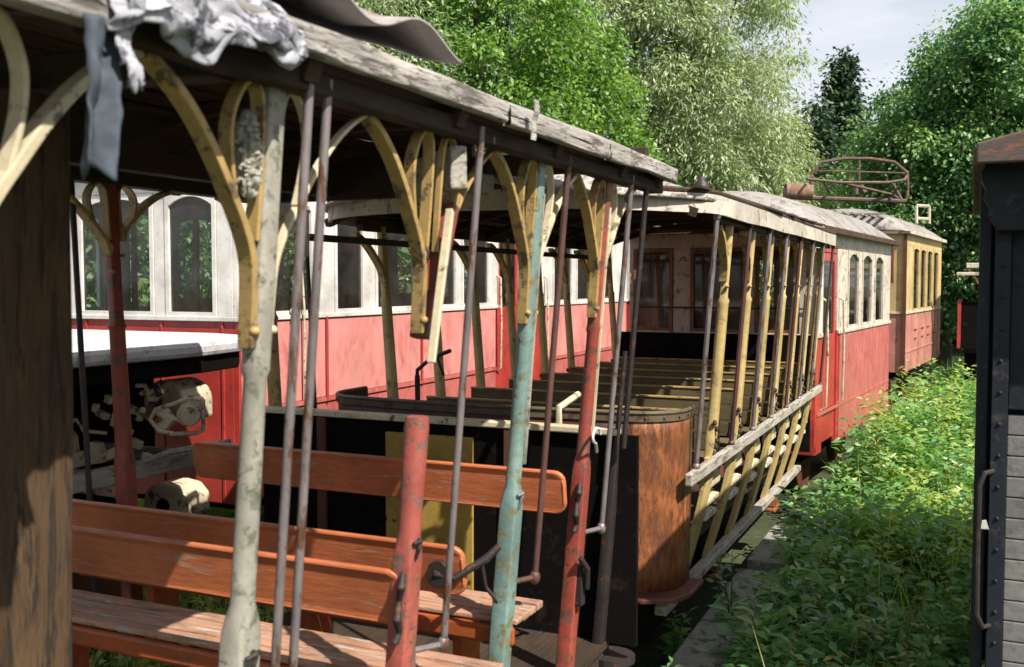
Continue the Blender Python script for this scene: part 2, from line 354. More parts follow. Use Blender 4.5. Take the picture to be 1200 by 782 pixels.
TR = [
 ('broadleaf_tree', 'tall mid green tree at the left edge of the wood behind the wavy sheet', 330, 21, 13.0, 3.3, L_tree, 420, 130, .10, {}),
 ('broadleaf_tree', 'bright green leafy tree rising behind the middle of the nearest roof', 575, 21, 12.8, 3.0, L_bright, 430, 140, .105, {}),
 ('willow_tree', 'pale feathery willow between the wavy sheet and the bright green tree', 415, 19, 10.5, 2.0, L_willow, 260, 120, .13, dict(droop=.35)),
 ('broadleaf_tree', 'dark green tree in the shade between the two brightest trees on the left', 480, 25, 13.5, 3.4, L_tree, 330, 110, .13, {}),
 ('willow_tree', 'silvery grey green willow standing behind the second open tram roof', 715, 25, 14.5, 3.5, L_willow, 620, 170, .14, dict(droop=.35)),
 ('willow_tree', 'pale silver willow with feathery twigs bordering the open sky', 822, 25, 15.5, 2.7, L_willow, 560, 170, .14, dict(droop=.35, narrow=.5)),
 ('willow_tree', 'low pale willow spreading behind the red and white tram roof', 885, 27, 7.6, 2.2, L_willow, 300, 130, .14, dict(base=.5, droop=.3)),
 ('broadleaf_tree', 'low bright green tree in front of the silver willows', 655, 22, 8.2, 2.3, L_bright, 280, 120, .115, dict(base=.4)),
 ('conifer_tree', 'far dark conifer with a narrow spire against the sky', 985, 44, 13.0, 1.2, L_dark, 230, 80, .22, dict(base=.5, narrow=2.4, cr=.5)),
 ('broadleaf_tree', 'far blue green tree on the skyline left of the dark spire', 948, 42, 10.4, 1.9, L_dark, 220, 90, .22, dict(base=.5, cr=.7)),
 ('broadleaf_tree', 'far shaded tree filling the gap below the sky', 1010, 38, 8.2, 2.2, L_tree, 180, 90, .2, dict(base=.2, cr=.7)),
 ('maple_tree', 'big dense green maple on the right against the sky', 1108, 25, 8.6, 2.6, L_maple, 480, 170, .115, dict(base=.6, cr=.5)),
 ('maple_tree', 'tall green maple at the right edge above the dark tram', 1185, 24, 10.3, 2.9, L_maple, 480, 160, .115, dict(base=.6, cr=.5)),
 ('maple_tree', 'yellow green young maple leaning beside the roof collector', 1032, 29, 7.2, 1.5, L_bright, 200, 100, .15, dict(base=.3)),
 ('broadleaf_tree', 'dark shaded tree standing low behind the far open wagon', 1120, 33, 6.5, 3.4, L_dark, 300, 100, .2, dict(base=0)),
 ('broadleaf_tree', 'shaded tree seen through the windows of the white panelled tram', 110, 16, 6.5, 2.6, L_tree, 200, 80, .14, dict(base=0)),
 ('broadleaf_tree', 'dense tree seen between the timber post and the white window', 215, 19, 8.0, 2.6, L_tree, 200, 80, .14, dict(base=0)),
 ('broadleaf_tree', 'shaded tree behind the long pale red tram side', 440, 19, 6.0, 2.6, L_tree, 120, 70, .15, dict(base=0)),
]
for nm, lb, px, d, top, rad, mt, nc, per, lf, kw in TR: tree(nm, lb, px, d, top, rad, mt, nc, per, lf, **kw)
# ---------------------------------------------------------------- herbs
def herb_parts(n, xr, yr, hf, leaf, lp=26, clump=.0):
    parts, stems = [], MB()
    X = RNG.uniform(xr[0], xr[1], n); Y = yr[0]+(yr[1]-yr[0])*RNG.uniform(0, 1, n)**1.35
    pc = P(1003, 700, Z=.1)
    for x, y in zip(X, Y):
        if (x-pc.x)**2+((y-pc.y)/1.7)**2 < .17**2: continue
        f = min(1.15, .42+1.5*max(0, noise.noise(Vector((x*1.7, y*.9, 3.3)))+.35)); h = hf(x, y)*f*RNG.uniform(.6, 1.1)
        k = int(lp*(.5+h)); t = np.linspace(.12, 1, k); la, lb = RNG.normal(size=2)*.16*h
        base = np.stack([x+la*t*t, y+lb*t*t, h*t], 1); an = np.arange(k)*2.4+RNG.uniform(0, 6)
        dr = np.stack([np.cos(an), np.sin(an), RNG.uniform(-.3, .75, k)], 1)
        sz = leaf*RNG.uniform(.7, 1.3)*(1.15-.5*t)*RNG.uniform(.75, 1.2, k)
        base = base + dr*sz[:,None]*.35
        V, Fc, q = leaf_arrays(base, dr, sz*1.5, sz*.62, True)
        parts.append((V, Fc, q, np.clip(.35+.25*t+RNG.normal(size=k)*.16+RNG.normal()*.12, 0, 1)))
    return parts
def hh(x, y):
    if y < 6.5: return .34+.10*max(0, y-4.5)
    return min(1.08, .46+.13*(y-6.5)) if y < 12.5 else .7
def blades(n, xr, yr, h, w=.008):
    X = RNG.uniform(*xr, n); Y = RNG.uniform(*yr, n); base = np.stack([X, Y, np.zeros(n)], 1)
    dr = np.stack([RNG.normal(size=n)*.35, RNG.normal(size=n)*.35, np.ones(n)], 1)
    ln = h*RNG.uniform(.4, 1.2, n); V, Fc, q = leaf_arrays(base, dr, ln, np.full(n, w), True)
    return (V, Fc, q, np.clip(RNG.normal(size=n)*.2+.5, 0, 1))
pp = herb_parts(900, (-1.08, .35), (3.6, 13), hh, .095, 30); pp += herb_parts(420, (-1.0, .35), (3.6, 13), hh, .06, 30)
pp += herb_parts(260, (-1.3, .2), (3.2, 6.0), lambda x, y: .2, .055, 26)
pp += herb_parts(520, (-.7, 2.6), (12.5, 25), lambda x, y: .55, .10, 24)
pp += herb_parts(30, (-1.42, -.9), (4.2, 8.5), lambda x, y: .5, .075, 26)
pp.append(blades(5500, (-1.1, .4), (3.4, 13), .5)); pp.append(blades(5000, (-.8, 3), (13, 30), .6, .012))
tag(leaf_object('undergrowth', pp, L_herb), 'thick green nettles and grass filling the strip beside the trams', 'undergrowth', kind='stuff')
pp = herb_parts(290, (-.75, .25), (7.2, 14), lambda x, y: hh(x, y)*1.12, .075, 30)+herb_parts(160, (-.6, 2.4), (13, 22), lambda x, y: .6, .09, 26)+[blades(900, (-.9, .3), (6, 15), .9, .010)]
tag(leaf_object('undergrowth', pp, L_gold), 'weeds coloured yellowish as sunlit, standing above the nettles further back', 'undergrowth', kind='stuff')  # sun on the far weeds painted as yellower leaves
pp = [blades(26000, (-9, -3.2), (3, 12), .28)] + herb_parts(500, (-8, -3.6), (4, 11), lambda x, y: .25, .07, 22)
tag(leaf_object('grass', pp, L_gold), 'grass with sunlight painted in its colour, seen through the gaps of the open tram benches', 'grass', kind='stuff')  # brighter leaf colour stands in for sun that the tram roof blocks
pp = [blades(9000, (-3.3, -1.6), (1.5, 5), .2)]
tag(leaf_object('grass', pp, L_herb), 'shaded grass growing under the nearest open tram', 'grass', kind='stuff')
pp = [blades(500, (-1.0, .3), (4, 13), .7, .006)]+herb_parts(40, (-.95, .2), (5, 12), lambda x, y: hh(x, y)*1.1, .05, 26)
tag(leaf_object('dead_stalks', pp, L_dry), 'dry straw coloured stalks scattered among the green weeds', 'dry grass', kind='stuff')
def plant(name, label, x, y, h, leaf, mat, n=30, group=None, lean=(.1, .1), flower=False, stem='bark', width=.4):
    t = root(name, (x, y, 0), label, 'plant', group=group); parts = []; sm = MB()
    for s_ in range(3 if not flower else 4):
        la, lb = lean[0]*h+RNG.normal()*.10*h, lean[1]*h+RNG.normal()*.10*h; hs = h*RNG.uniform(.7, 1)
        k = n; tt = np.linspace(.15, 1, k); base = np.stack([la*tt*tt, lb*tt*tt, hs*tt], 1)
        an = np.arange(k)*2.4+s_; dr = np.stack([np.cos(an), np.sin(an), RNG.uniform(.1, .9, k)], 1)
        sz = leaf*(1.2-.6*tt)*RNG.uniform(.8, 1.2, k); V, Fc, q = leaf_arrays(base, dr, sz*1.4, sz*width, True)
        parts.append((V, Fc, q, np.clip(.4+.4*tt+RNG.normal(size=k)*.12, 0, 1)))
        sm.tube([(0,0,0), (la*.25, lb*.25, hs*.5), (la, lb, hs)], [.006, .005, .002], 5)
    leaf_object('leaves', parts, mat, t); sm.build('stem', M['stem'], t, local=True); return t
M['stem'] = W('green_stem', (.10,.16,.05), (.12,.09,.04), .4, 8)
L_pale = leafmat('leaves_pale_herb', [(.08,.14,.09), (.15,.22,.13), (.25,.33,.22)], .3, .4)
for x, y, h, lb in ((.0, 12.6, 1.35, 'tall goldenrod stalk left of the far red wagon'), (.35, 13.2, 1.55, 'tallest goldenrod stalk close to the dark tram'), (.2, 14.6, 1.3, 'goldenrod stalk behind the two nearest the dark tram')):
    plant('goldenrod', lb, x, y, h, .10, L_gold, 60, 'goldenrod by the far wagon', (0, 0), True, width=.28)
for px, py, h, lb in ((842, 760, .75, 'pale leaved sapling over the concrete slab at the bottom'), (900, 778, .5, 'pale herb sprouting right of the slab at the bottom edge'),
                      (770, 775, .35, 'small herb at the foot of the rusty dash'), (1135, 778, .55, 'upright herb at the foot of the dark tram'), (960, 700, .4, 'broad leaved herb amid the shaded weeds')):
    p = P(px, py, Z=.15); plant('herb', lb, p.x, p.y+.35, h, .085, L_pale if 'pale' in lb else L_herb, 16, 'single herbs in the foreground', (.02, -.05), width=.55)
def shoot(px, py, h, lb, mat, leaf=.07, width=.5, lean=(0,0), n=24):
    p = P(px, py, Z=0); plant('herb', lb, p.x, p.y, h, leaf, mat, n, 'single herbs in the weeds', lean, width=width)
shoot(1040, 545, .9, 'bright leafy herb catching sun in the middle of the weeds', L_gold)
shoot(1075, 520, 1.0, 'sunlit yellowish herb right of the brightest shrub', L_bright)
t = root('dry_grass_tuft', tuple(P(1015, 690, Z=0)), 'tuft of dry orange grass on the old plank', 'grass tuft')
k = 240; an = RNG.uniform(0, 6.28, k); dr = np.stack([np.cos(an)*.6, np.sin(an)*.6, RNG.uniform(.3, 1.2, k)], 1)
V, Fc, q = leaf_arrays(RNG.normal(size=(k,3))*np.array([.03,.03,0]), dr, RNG.uniform(.1, .38, k), np.full(k, .006), True)
leaf_object('blades', [(V, Fc, q, RNG.uniform(0, 1, k))], L_dry, t)
# ---------------------------------------------------------------- slabs, plank
for y0, y1, dz, lb in ((3.5, 5.2, -.01, 'nearest grey concrete slab beside the rusty dash'), (5.25, 7.3, 0, 'mossy concrete slab below the ribs of the second open tram'), (7.45, 8.6, .03, 'short concrete slab by the steps of the red and white tram')):
    s_ = MB().box((-1.27, (y0+y1)/2, .14+dz), (.46, y1-y0, .16), ry=.02, rz=.01)
    tag(s_.build('concrete_slab', M['concrete'], bevel=.015), lb, 'concrete slab', 'slabs along the track')
a = P(985, 745, Z=.16); b_ = P(1010, 672, Z=.28)
tag(MB().beam(a, b_, .11, .04).build('wooden_plank', M['greywood'], bevel=.006), 'old grey plank lying in the weeds', 'plank')
# ================================================================ nearest open tram
def z_(r): return H+r
def nx(r): return -1.33-.085*(.42-r)
def fx(r): return -3.40+.05*(.42-r)
A = root('open_tram', (-2.4, 2.3, 0), 'nearest derelict open tram with torn roof, curved brackets and red benches', 'tram')
rng = random.Random(3)
def roof_z(x, x0, x1, ze, rise):
    t = (x-x0)/(x1-x0)*2-1; return ze+rise*(1-t*t)
# roof: curved boarding with felt skin, broken near end
def roofpatch(x0, x1, y0, y1, ze, rise, nu, nv, amp, seed):
    def f(u, v):
        x, y = lerp(x0, x1, u), lerp(y0, y1, v); e = noise.noise(Vector((x*2.3, y*2.1, seed)))*amp
        return (x, y, roof_z(x, x0, x1, ze, rise)+e)
    return f
rf = MB().grid(roofpatch(-3.6, -1.22, -.6, 4.42, z_(.50), .27, 26, 60, .012, 1.1), 26, 60).build('roof', M['rooftop'], A, solid=.03, smooth=True)
cl = MB()
for i in range(17):
    x = -3.5+.138*i; cl.beam((x, -.5, roof_z(x, -3.6, -1.22, z_(.455), .27)), (x, 4.35, roof_z(x, -3.6, -1.22, z_(.455), .27)), .13, .014)
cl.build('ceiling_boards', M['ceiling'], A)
for y in (.4, 1.05, 1.75, 2.42, 3.12, 3.8, 4.3):
    pts = [(x, y, roof_z(x, -3.6, -1.22, z_(.425), .27)) for x in [-3.55+i*.23 for i in range(11)]]
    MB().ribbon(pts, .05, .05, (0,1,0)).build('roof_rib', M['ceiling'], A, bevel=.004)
# eaves board, uneven, split in lengths
for y0, y1, sag, tl in ((1.56, 2.62, .0, .0), (2.64, 3.5, -.004, .01), (3.51, 4.42, -.006, .02)):
    def f(u, v, y0=y0, y1=y1, sag=sag):
        a = v*2*PI; y = lerp(y0, y1, u); cx, cz = .014*math.copysign(abs(math.cos(a))**.35, math.cos(a)), .029*math.copysign(abs(math.sin(a))**.35, math.sin(a))
        w_ = noise.noise(Vector((y*3, a, 5)))*.006
        return (-1.225+cx+w_, y, z_(.487+sag)+cz+noise.noise(Vector((y*1.6, 2, 1)))*.008+w_)
    MB().grid(f, 60, 20).build('eaves_board', M['roofedge'], A, smooth=True)
MB().beam((-1.30, 1.2, z_(.425)), (-1.30, 4.4, z_(.425)), .06, .05).build('header_beam', M['timber_h'], A, bevel=.006)
MB().beam((-3.42, -.2, z_(.60)), (-3.42, 4.4, z_(.60)), .09, .35).build('header_beam', M['timber_h'], A, bevel=.006)
MB().beam((-1.235, -.3, z_(.43)), (-1.235, 1.20, z_(.425)), .05, .07).build('eaves_board', M['roofedge'], A, bevel=.012)
MB().bb(-3.38, -2.18, 4.30, 4.34, z_(.42), z_(.70)).build('end_header', M['timber_h'], A, bevel=.006)
MB().bb(-2.18, -1.32, 4.30, 4.34, z_(.50), z_(.60)).build('end_header', M['ceiling'], A, bevel=.006)
# torn felt skin crumpled over the eaves
def felt(u, v):
    y = lerp(1.16, 1.66, u); s = v
    if s < .5: x = lerp(-1.9, -1.25, s*2); z = roof_z(x, -3.6, -1.22, z_(.535), .27)
    else:
        t = (s-.5)*2; x = -1.235+.035*math.sin(t*PI*.8); z = z_(.535)-t*(.135-.045*u)-.01
    n1 = noise.noise(Vector((y*7, s*5, 2.2))); n2 = .6*noise.noise(Vector((y*19, s*13, 7.7))); k = .3+s
    r_ = abs(noise.noise(Vector((y*14+3, s*10, 9))))
    return (x+(.022*n1+.010*n2+.02*r_)*k, y+.012*n2, z+(.022*n1+.010*n2-.02*r_)*k+(.018*noise.noise(Vector((y*17, 3, 4)))*s))
MB().grid(felt, 90, 80).build('roofing_felt', M['felt'], A, smooth=True, solid=.003)
def felt2(u, v):
    y = lerp(-.2, 1.20, u); x = lerp(-1.6, -1.21, v); z = roof_z(max(-3.6, x), -3.6, -1.22, z_(.525), .27)-.10*v*v
    n1 = noise.noise(Vector((y*6, v*5, 12.2))); return (x+.02*n1, y, z+.02*n1+.01*noise.noise(Vector((y*19, v*12, 1))))
MB().grid(felt2, 60, 16).build('roofing_felt', M['felt'], A, smooth=True, solid=.004)
def flap(u, v):
    zt, zb = z_(.40), z_(.185); y = lerp(1.115, 1.195-.03*v, u); 
    return (-1.215+.02*math.sin(u*6+v*2)+.012*noise.noise(Vector((u*4, v*6, 3))), y-.008*v, lerp(zt, zb-.03*abs(math.sin(u*5)), v))
MB().grid(flap, 14, 24).build('felt_strip', M['feltdark'], A, smooth=True, solid=.004)
def flap2(u, v): 
    return (-1.195+.012*math.sin(v*9), lerp(1.175, 1.205, u)+.006*math.sin(v*7), lerp(z_(.47), z_(.30), v)+.02*noise.noise(Vector((u*9, v*14, 6))))
MB().grid(flap2, 8, 30).build('felt_strip', M['felt'], A, smooth=True, solid=.004, label='pale frayed strip of roofing felt')
def flap3(u, v): return (-1.175+.004*math.sin(v*8), lerp(2.72, 2.75, u)-.03*v+.01*math.sin(v*3), z_(.535)-v*.12)
MB().grid(flap3, 3, 14).build('felt_strip', M['roofedge'], A, solid=.004)
# posts
def post(y, mat, mat2=None, top=.45, bot=-1.62, side=1, fxn=nx, shaft=.027, brack=('l','r'), block=-.72, mb=None, R=A, foot=-.10, bs=1.0, label=None, bot2=None, bm='yellow', twist=0):
    yy = y
    def c(r): return (fxn(r), yy, z_(r))
    secs = [(c(bot), .031, .036, .22), (c(block-.06), .031, .036, .22), (c(block-.03), .031, .035, .35), (c(block), .031, .033, .7), (c(block+.03), shaft*1.0, shaft, 1)]
    if top > foot:
        secs += [(c(foot-.10), shaft*.92, shaft*.92, 1), (c(foot-.085), shaft*1.02, shaft*1.05, .7), (c(foot-.06), .022, .027, .35), (c(top), .022, .027, .3)]
    else: secs += [(c(top-.03), shaft*1.05, shaft, .8), (c(top), shaft*.95, shaft*.9, .8)]
    o = MB().loft(secs, 18).build('post', mat, R, smooth=True, label=label)
    return o
def smooth(p, n=4):
    out = []
    for i in range(len(p)-1):
        p0, p1, p2, p3 = p[max(i-1,0)], p[i], p[i+1], p[min(i+2,len(p)-1)]
        for j in range(n):
            t = j/n; out.append(tuple(.5*((2*b)+(c-a)*t+(2*a-5*b+4*c-d)*t*t+(3*b-a-3*c+d)*t**3) for a, b, c, d in zip(p0, p1, p2, p3)))
    return out+[p[-1]]
def bracket(y, sgn, mat, fxn=nx, parent=None, reach=.35, foot=-.10, top=.40, w=.038, th=.019, loop=True, R=A):
    prof = [(foot-.035,.030),(foot,.034),(.0,.038),(.06,.050),(.12,.082),(.18,.125),(.24,.17),(.30,.225),(.345,.28),(.375,.33),(.385,.36)]
    k = (top-foot)/.485
    prof = smooth(prof)
    pts = [(fxn(r), y+sgn*o_*reach/.35, z_(foot+(r+.1)*k)) for r, o_ in prof]
    m = MB().ribbon(pts, w, th)
    m.ball((fxn(foot)+w*.5, y+sgn*.034, z_(foot-.0)), .013, 10, 6, .8)
    if loop:
        lp = [(.16,.105),(.24,.125),(.31,.128),(.365,.105),(.39,.075),(.375,.045),(.32,.034),(.2,.032),(.08,.034)]
        m.ribbon([(fxn(r), y+sgn*o_*reach/.35, z_(foot+(r+.1)*k)) for r, o_ in smooth(lp)], w*.9, .010)
    return m.build('bracket', mat, parent or R, bevel=.004)
def rod(y, R=A, top=.44, bot=-1.05, mat='rod', dx=.05, arm=None, r=.0115, fxn=nx, lean=0):
    m = MB(); pts = [(fxn(r_)+dx, y+lean*(top-r_), z_(r_)) for r_ in (top, .1, -.3, -.7, bot)]
    m.tube(pts, r, 10); b_ = Vector(pts[-1])
    if arm is not None:
        m.ball(b_+Vector((0,0,.0)), r*1.75, 10, 6, 1.35)
        m.tube([b_, (fxn(bot)+.01, arm+.045, z_(bot)+.005)], r*.85, 8)
        m.box((fxn(bot), arm+.045, z_(bot)+.0), (.035, .02, .10))
    return m.build('grab_rod', M[mat], R, smooth=True)
PY = [.98, 1.71, 2.42, 3.12, 3.80]
p0 = post(PY[0], M['yellow'], label='cream post at the near end'); bracket(PY[0], 1, M['cream'], parent=p0)  # cream on the near right-hand brackets paints them as sunlit
p1 = post(PY[1], M['grey_paint'], label='worn grey green post', shaft=.027); bracket(PY[1], -1, M['yellow'], parent=p1); bracket(PY[1], 1, M['cream'], parent=p1, w=.022, th=.010)
p2 = post(PY[2], M['salmon'], top=-.37, label='broken off red post stub', shaft=.032, foot=0)
p3 = post(PY[3], M['teal'], label='pale green post'); bracket(PY[3], -1, M['yellow'], parent=p3); bracket(PY[3], 1, M['cream'], parent=p3, w=.03, th=.014)
p4 = post(PY[4], M['red'], label='red post with worn right edge painted as lit'); bracket(PY[4], -1, M['yellow'], parent=p4); bracket(PY[4], 1, M['cream'], parent=p4, w=.03, th=.014)
# pale strips painting the worn, sunlit edge of two posts
for y, mt in ((PY[4], 'cream'), (PY[3], 'grey_paint')):
    MB().beam((nx(.3)+.022, y+.016, z_(.3)), (nx(-.62)+.0295, y+.016, z_(-.62)), .012, .008, (1,0,0)).build('post_lit_edge', M[mt], A)
# cast ornament beside post
def ornament(y, R=A):
    def f(u, v):
        a = u*2*PI; n_ = noise.noise(Vector((math.cos(a)*2.2, math.sin(a)*2.2, v*13)))+.6*noise.noise(Vector((math.cos(a)*5, math.sin(a)*5, v*31)))
        r = (.024+.016*n_)*math.sin(PI*min(1, max(0, v)))**.4+.002
        return (nx(.3)+r*.9*math.cos(a), y+r*math.sin(a), z_(.17+.18*v))
    m = MB().grid(f, 28, 44)
    return m.build('cast_ornament', M['grey_paint'], R, smooth=True)
ornament(PY[1]-.065)
# broken post piece hanging below the roof
hb = bracket(PY[2], -1, M['yellow']); bracket(PY[2], 1, M['yellow'], w=.022, th=.010)
hg = MB(); pa, pb = P(532, 232, X=-1.33), P(497, 396, X=-1.33)
hg.beam(P(527, 240, X=-1.36), P(506, 345, X=-1.36), .05, .04); hg.beam(P(505, 335, X=-1.37), P(494, 397, X=-1.38), .07, .035)
hg.build('broken_post_piece', M['red'], A, bevel=.006, label='snapped red piece of post hanging from the roof')
sp = MB().prism([(0,0),(.012,.0),(.022,.26),(.03,.42),(.016,.43),(.006,.2)], 'x', -.012, .012)
o_ = sp.build('splinter', M['cream'], A, bevel=.003, local=True); p = P(504, 425, X=-1.31); o_.location = (p.x+2.4, p.y-2.3, p.z); o_.rotation_euler = (-.22, 0, 0)
bx_ = MB().beam(P(492, 212, X=-1.55), P(538, 196, X=-1.30), .05, .12); bx_.build('broken_board', M['greywood'], A, bevel=.006)
MB().beam(P(500, 226, X=-1.9), P(572, 216, X=-1.5), .05, .07).build('broken_board', M['greywood'], A, bevel=.006)
# rods
rod(1.765, top=.44, bot=-1.25, arm=PY[1], r=.0105, dx=.055, mat='rod'); rod(1.838, top=.44, bot=-1.3, r=.0105, mat='rod', dx=.05)
rod(2.565, arm=PY[2], dx=.06, mat='rod', bot=-1.06, r=.011); rod(3.265, arm=PY[3], mat='brownrod', bot=-1.05); rod(3.97, arm=PY[4], mat='rod', bot=-1.03)
MB().beam((-3.0, -.2, z_(.56)), (-3.0, 4.3, z_(.56)), .08, .25).build('header_beam', M['timber_h'], A, bevel=.006)
rod(4.18, mat='iron', bot=-.72, r=.012)
e_ = MB().loft([((nx(-1.62), 4.22, z_(-1.62)), .026, .03, .4), ((nx(-1.0), 4.22, z_(-1.0)), .024, .028, .4), ((nx(-.7), 4.23, z_(-.70)), .012, .015, .8), ((nx(-.3), 4.24, z_(-.3)), .010, .010, 1)], 12)
e_.build('end_post', M['iron'], A, smooth=True)
f_ = MB().prism([(-1.47+.11*math.cos(a*PI/8), 4.30+.10*math.sin(a*PI/8)) for a in range(16)], 'z', z_(-1.72), z_(-1.69)); f_.build('step_plate', M['iron'], A)
for y in (PY[1], PY[2], PY[3]):
    h_ = MB(); z0 = z_(-.72 if y != PY[1] else -.80)
    xx = nx(-.78)+.032; h_.tube([(xx, y-.012, z0-.05), (xx+.012, y-.010, z0-.02), (xx+.014, y-.004, z0), (xx, y+.002, z0+.006)], .0065, 6); h_.tube([(xx+.006, y-.03, z0-.002), (xx+.016, y-.006, z0+.003), (xx+.004, y+.018, z0)], .0065, 6)
    h_.build('chain_hook', M['iron' if y != PY[3] else 'rod'], A, bevel=.004)
tr = MB(); q = Vector((nx(-.62)+.05, PY[4]-.02, z_(-.62)))
tr.tube([q+Vector((.01, .045*math.cos(a), .03*math.sin(a)+.01)) for a in [i*.45 for i in range(11)]]+[q+Vector((0,.03,-.06))], .006, 6)
tr.build('rope_loop', M['white'], A, smooth=True)
for y in (PY[2], PY[4]):
    h_ = MB()
    h_.tube([(nx(-.8)+.012, y-.040, z_(-.80)), (nx(-.8)+.014, y-.054, z_(-.84)), (nx(-.9)+.010, y-.045, z_(-.88)), (nx(-.9)+.012, y-.060, z_(-.93)), (nx(-.9)+.01, y-.044, z_(-.97)), (nx(-1.)+.01, y-.058, z_(-1.0))], [.008,.014,.009,.015,.010,.013], 7); h_.build('door_catch', M['iron'], A, bevel=.004)
cc_ = MB(); q = Vector((nx(-1.25)+.04, PY[4]-.01, z_(-1.22)))
cc_.box(q, (.035, .04, .18)); cc_.tube([q+Vector((.02,-.05,.12)), q+Vector((.04,-.02,.07)), q+Vector((.03,0,-.02))], .014, 6); cc_.build('door_catch', M['iron'], A, bevel=.006)
# far side posts
FY = [1.8, 2.5, 3.25, 4.3]
for i, y in enumerate(FY):
    c_ = 'red' if y in (3.25, 1.8) else 'yellow'
    pf = post(y, M[c_], fxn=fx, shaft=.036); bracket(y, -1, M['yellow'], fxn=fx, parent=pf, foot=.05, top=.42, w=.05); bracket(y, 1, M['yellow'], fxn=fx, parent=pf, foot=.12, top=.42, w=.05)
for y in (3.05, 4.65): rod(y, fxn=fx, mat='iron', bot=-1.5, dx=0, r=.012)
# benches: slanted reversible back, iron arms, slatted seat
def bench(y, ztop=-.75, xr=-1.50, xl=-3.36, seat=True, back=True, tilt=.16, bh=.18, arm=False, two=False):
    if back:
        b_ = MB(); n = 18; cs = []
        cx = (xl+xr)/2
        pl = rrect(xl, xr, -bh/2, bh/2, .045, 5)
        # board bent slightly: front face curved by stacking two skins
        th = .024; vs = [(x, -th/2+.012*math.cos(z/bh*PI), z) for x, z in pl]; vs2 = [(x, th/2+.012*math.cos(z/bh*PI), z) for x, z in pl]
        Rx = Matrix.Rotation(tilt, 3, 'X'); k = len(pl)
        vv = [Vector((0, y, z_(ztop)-bh/2))+Rx @ Vector(v) for v in vs+vs2]
        b_.add(vv, [tuple(range(k)), tuple(range(2*k-1, k-1, -1))]+[(i, k+i, k+(i+1)%k, (i+1)%k) for i in range(k)])
        o = b_.build('backrest', M['bench'], A, bevel=.008)
    if seat:
        s0, s1 = y+.12, y+.36; zz = z_(-1.17)
        sl = MB()
        for i, (a, c) in enumerate(((s0, s0+.055), (s0+.061, s0+.115), (s0+.122, s0+.176), (s0+.183, s1))):
            sl.bb(xl, xr+.14, a, c, zz-.025+.004*(i == 0), zz+.002*(i%2))
        o = sl.build('seat', M['seat'], A, bevel=.006)
        MB().bb(xl, xr+.13, s0-.012, s0+.018, zz-.095, zz-.027).build('seat_apron', M['bench_side'], A, bevel=.012)
        for x in (xl+.35, -2.35, xr-.12):
            MB().bb(x-.02, x+.02, s0+.05, s1-.04, z_(-1.60), zz-.026).build('seat_support', M['bench_side'], A, bevel=.004)
    if arm:
        a_ = MB(); q = Vector((xr, y, z_(ztop)-bh/2))
        a_.tube([q+Vector((-.10,-.03,-.01)), q+Vector((-.03,-.02,-.02)), q+Vector((.06,.04,.04)), q+Vector((.10,.07,.085))], [.02,.013,.016,.012], 8)
        a_.prism([(q.x-.085+.045*math.cos(t*PI/5), q.z-.01+.05*math.sin(t*PI/5)) for t in range(10)], 'y', q.y-.04, q.y-.015)
        a_.tube([q+Vector((.05,.03,.03)), q+Vector((.055,.05,-.06)), q+Vector((.11,.08,-.14))], .008, 6)
        a_.build('seat_arm', M['iron'], A, bevel=.003)
bench(1.05, back=False, seat=False)
bench(2.40, -.80, xr=-1.43, xl=-3.36, bh=.165)
bench(3.02, -.895, xr=-1.56, xl=-3.5, arm=True, bh=.18)
bench(3.70, -.745, xr=-1.46, bh=.18, seat=False)
# floor, sills, bulkhead
fl = MB()
for i in range(3, 18): fl.bb(-3.32+.103*i, -3.32+.103*i+.097, .3, 4.25, z_(-1.645), z_(-1.615))
fl.build('floor', M['timber_h'], A)
MB().beam((nx(-1.66)-.03, .2, z_(-1.70)), (nx(-1.66)-.03, 4.35, z_(-1.70)), .08, .13).build('floor_sill', M['timber_h'], A, bevel=.006)
MB().beam((-3.03, .2, z_(-1.70)), (-3.03, 4.35, z_(-1.70)), .08, .13).build('floor_sill', M['timber_h'], A, bevel=.006)
bh_ = MB(); bh_.bb(-3.38, -1.335, 4.24, 4.27, z_(-1.62), z_(-.675)); bh_.build('end_panel', M['black'], A)
MB().bb(-3.40, -1.42, 4.21, 4.28, z_(-.675), z_(-.645)).build('panel_rail', M['cream'], A, bevel=.006)
for x in (-3.0, -1.95): MB().bb(x-.025, x+.025, 4.215, 4.238, z_(-1.60), z_(-.68)).build('panel_batten', M['rustdark'], A, bevel=.004)
MB().bb(-2.62, -2.14, 4.222, 4.238, z_(-1.60), z_(-.73)).build('end_door', M['panelyellow'], A, bevel=.003, label='flaking yellow door panel in the black end panel')
# weathered timber prop at the near end
tp = MB(); secs = []
for i in range(9):
    r = lerp(-2.3, .40, i/8); x = -1.945+.035*(r+1.0); secs.append(((x-.006*math.sin(i), 1.55+.006*math.cos(i*2), z_(r)), .105+.003*math.sin(i*1.7), .08, .25))
tp.loft(secs, 20).build('timber_prop', M['timber'], A, smooth=True)
MB().beam((-3.5, 1.55, z_(.50)), (-1.36, 1.60, z_(.44)), .08, .07).build('cross_beam', M['timber_h'], A, bevel=.006)
ub = MB(); ub.bb(-3.1, -1.75, .5, 4.1, .38, .56); ub.build('underframe', M['black'], A, bevel=.02)
for y in (1.2, 3.4):
    for x in (-2.95, -2.05):
        MB().prism([(y+.36*math.cos(a*PI/14), .46+.34*math.sin(a*PI/14)) for a in range(28)], 'x', x-.05, x+.05).build('wheel', M['rustdark'], A, bevel=.01)
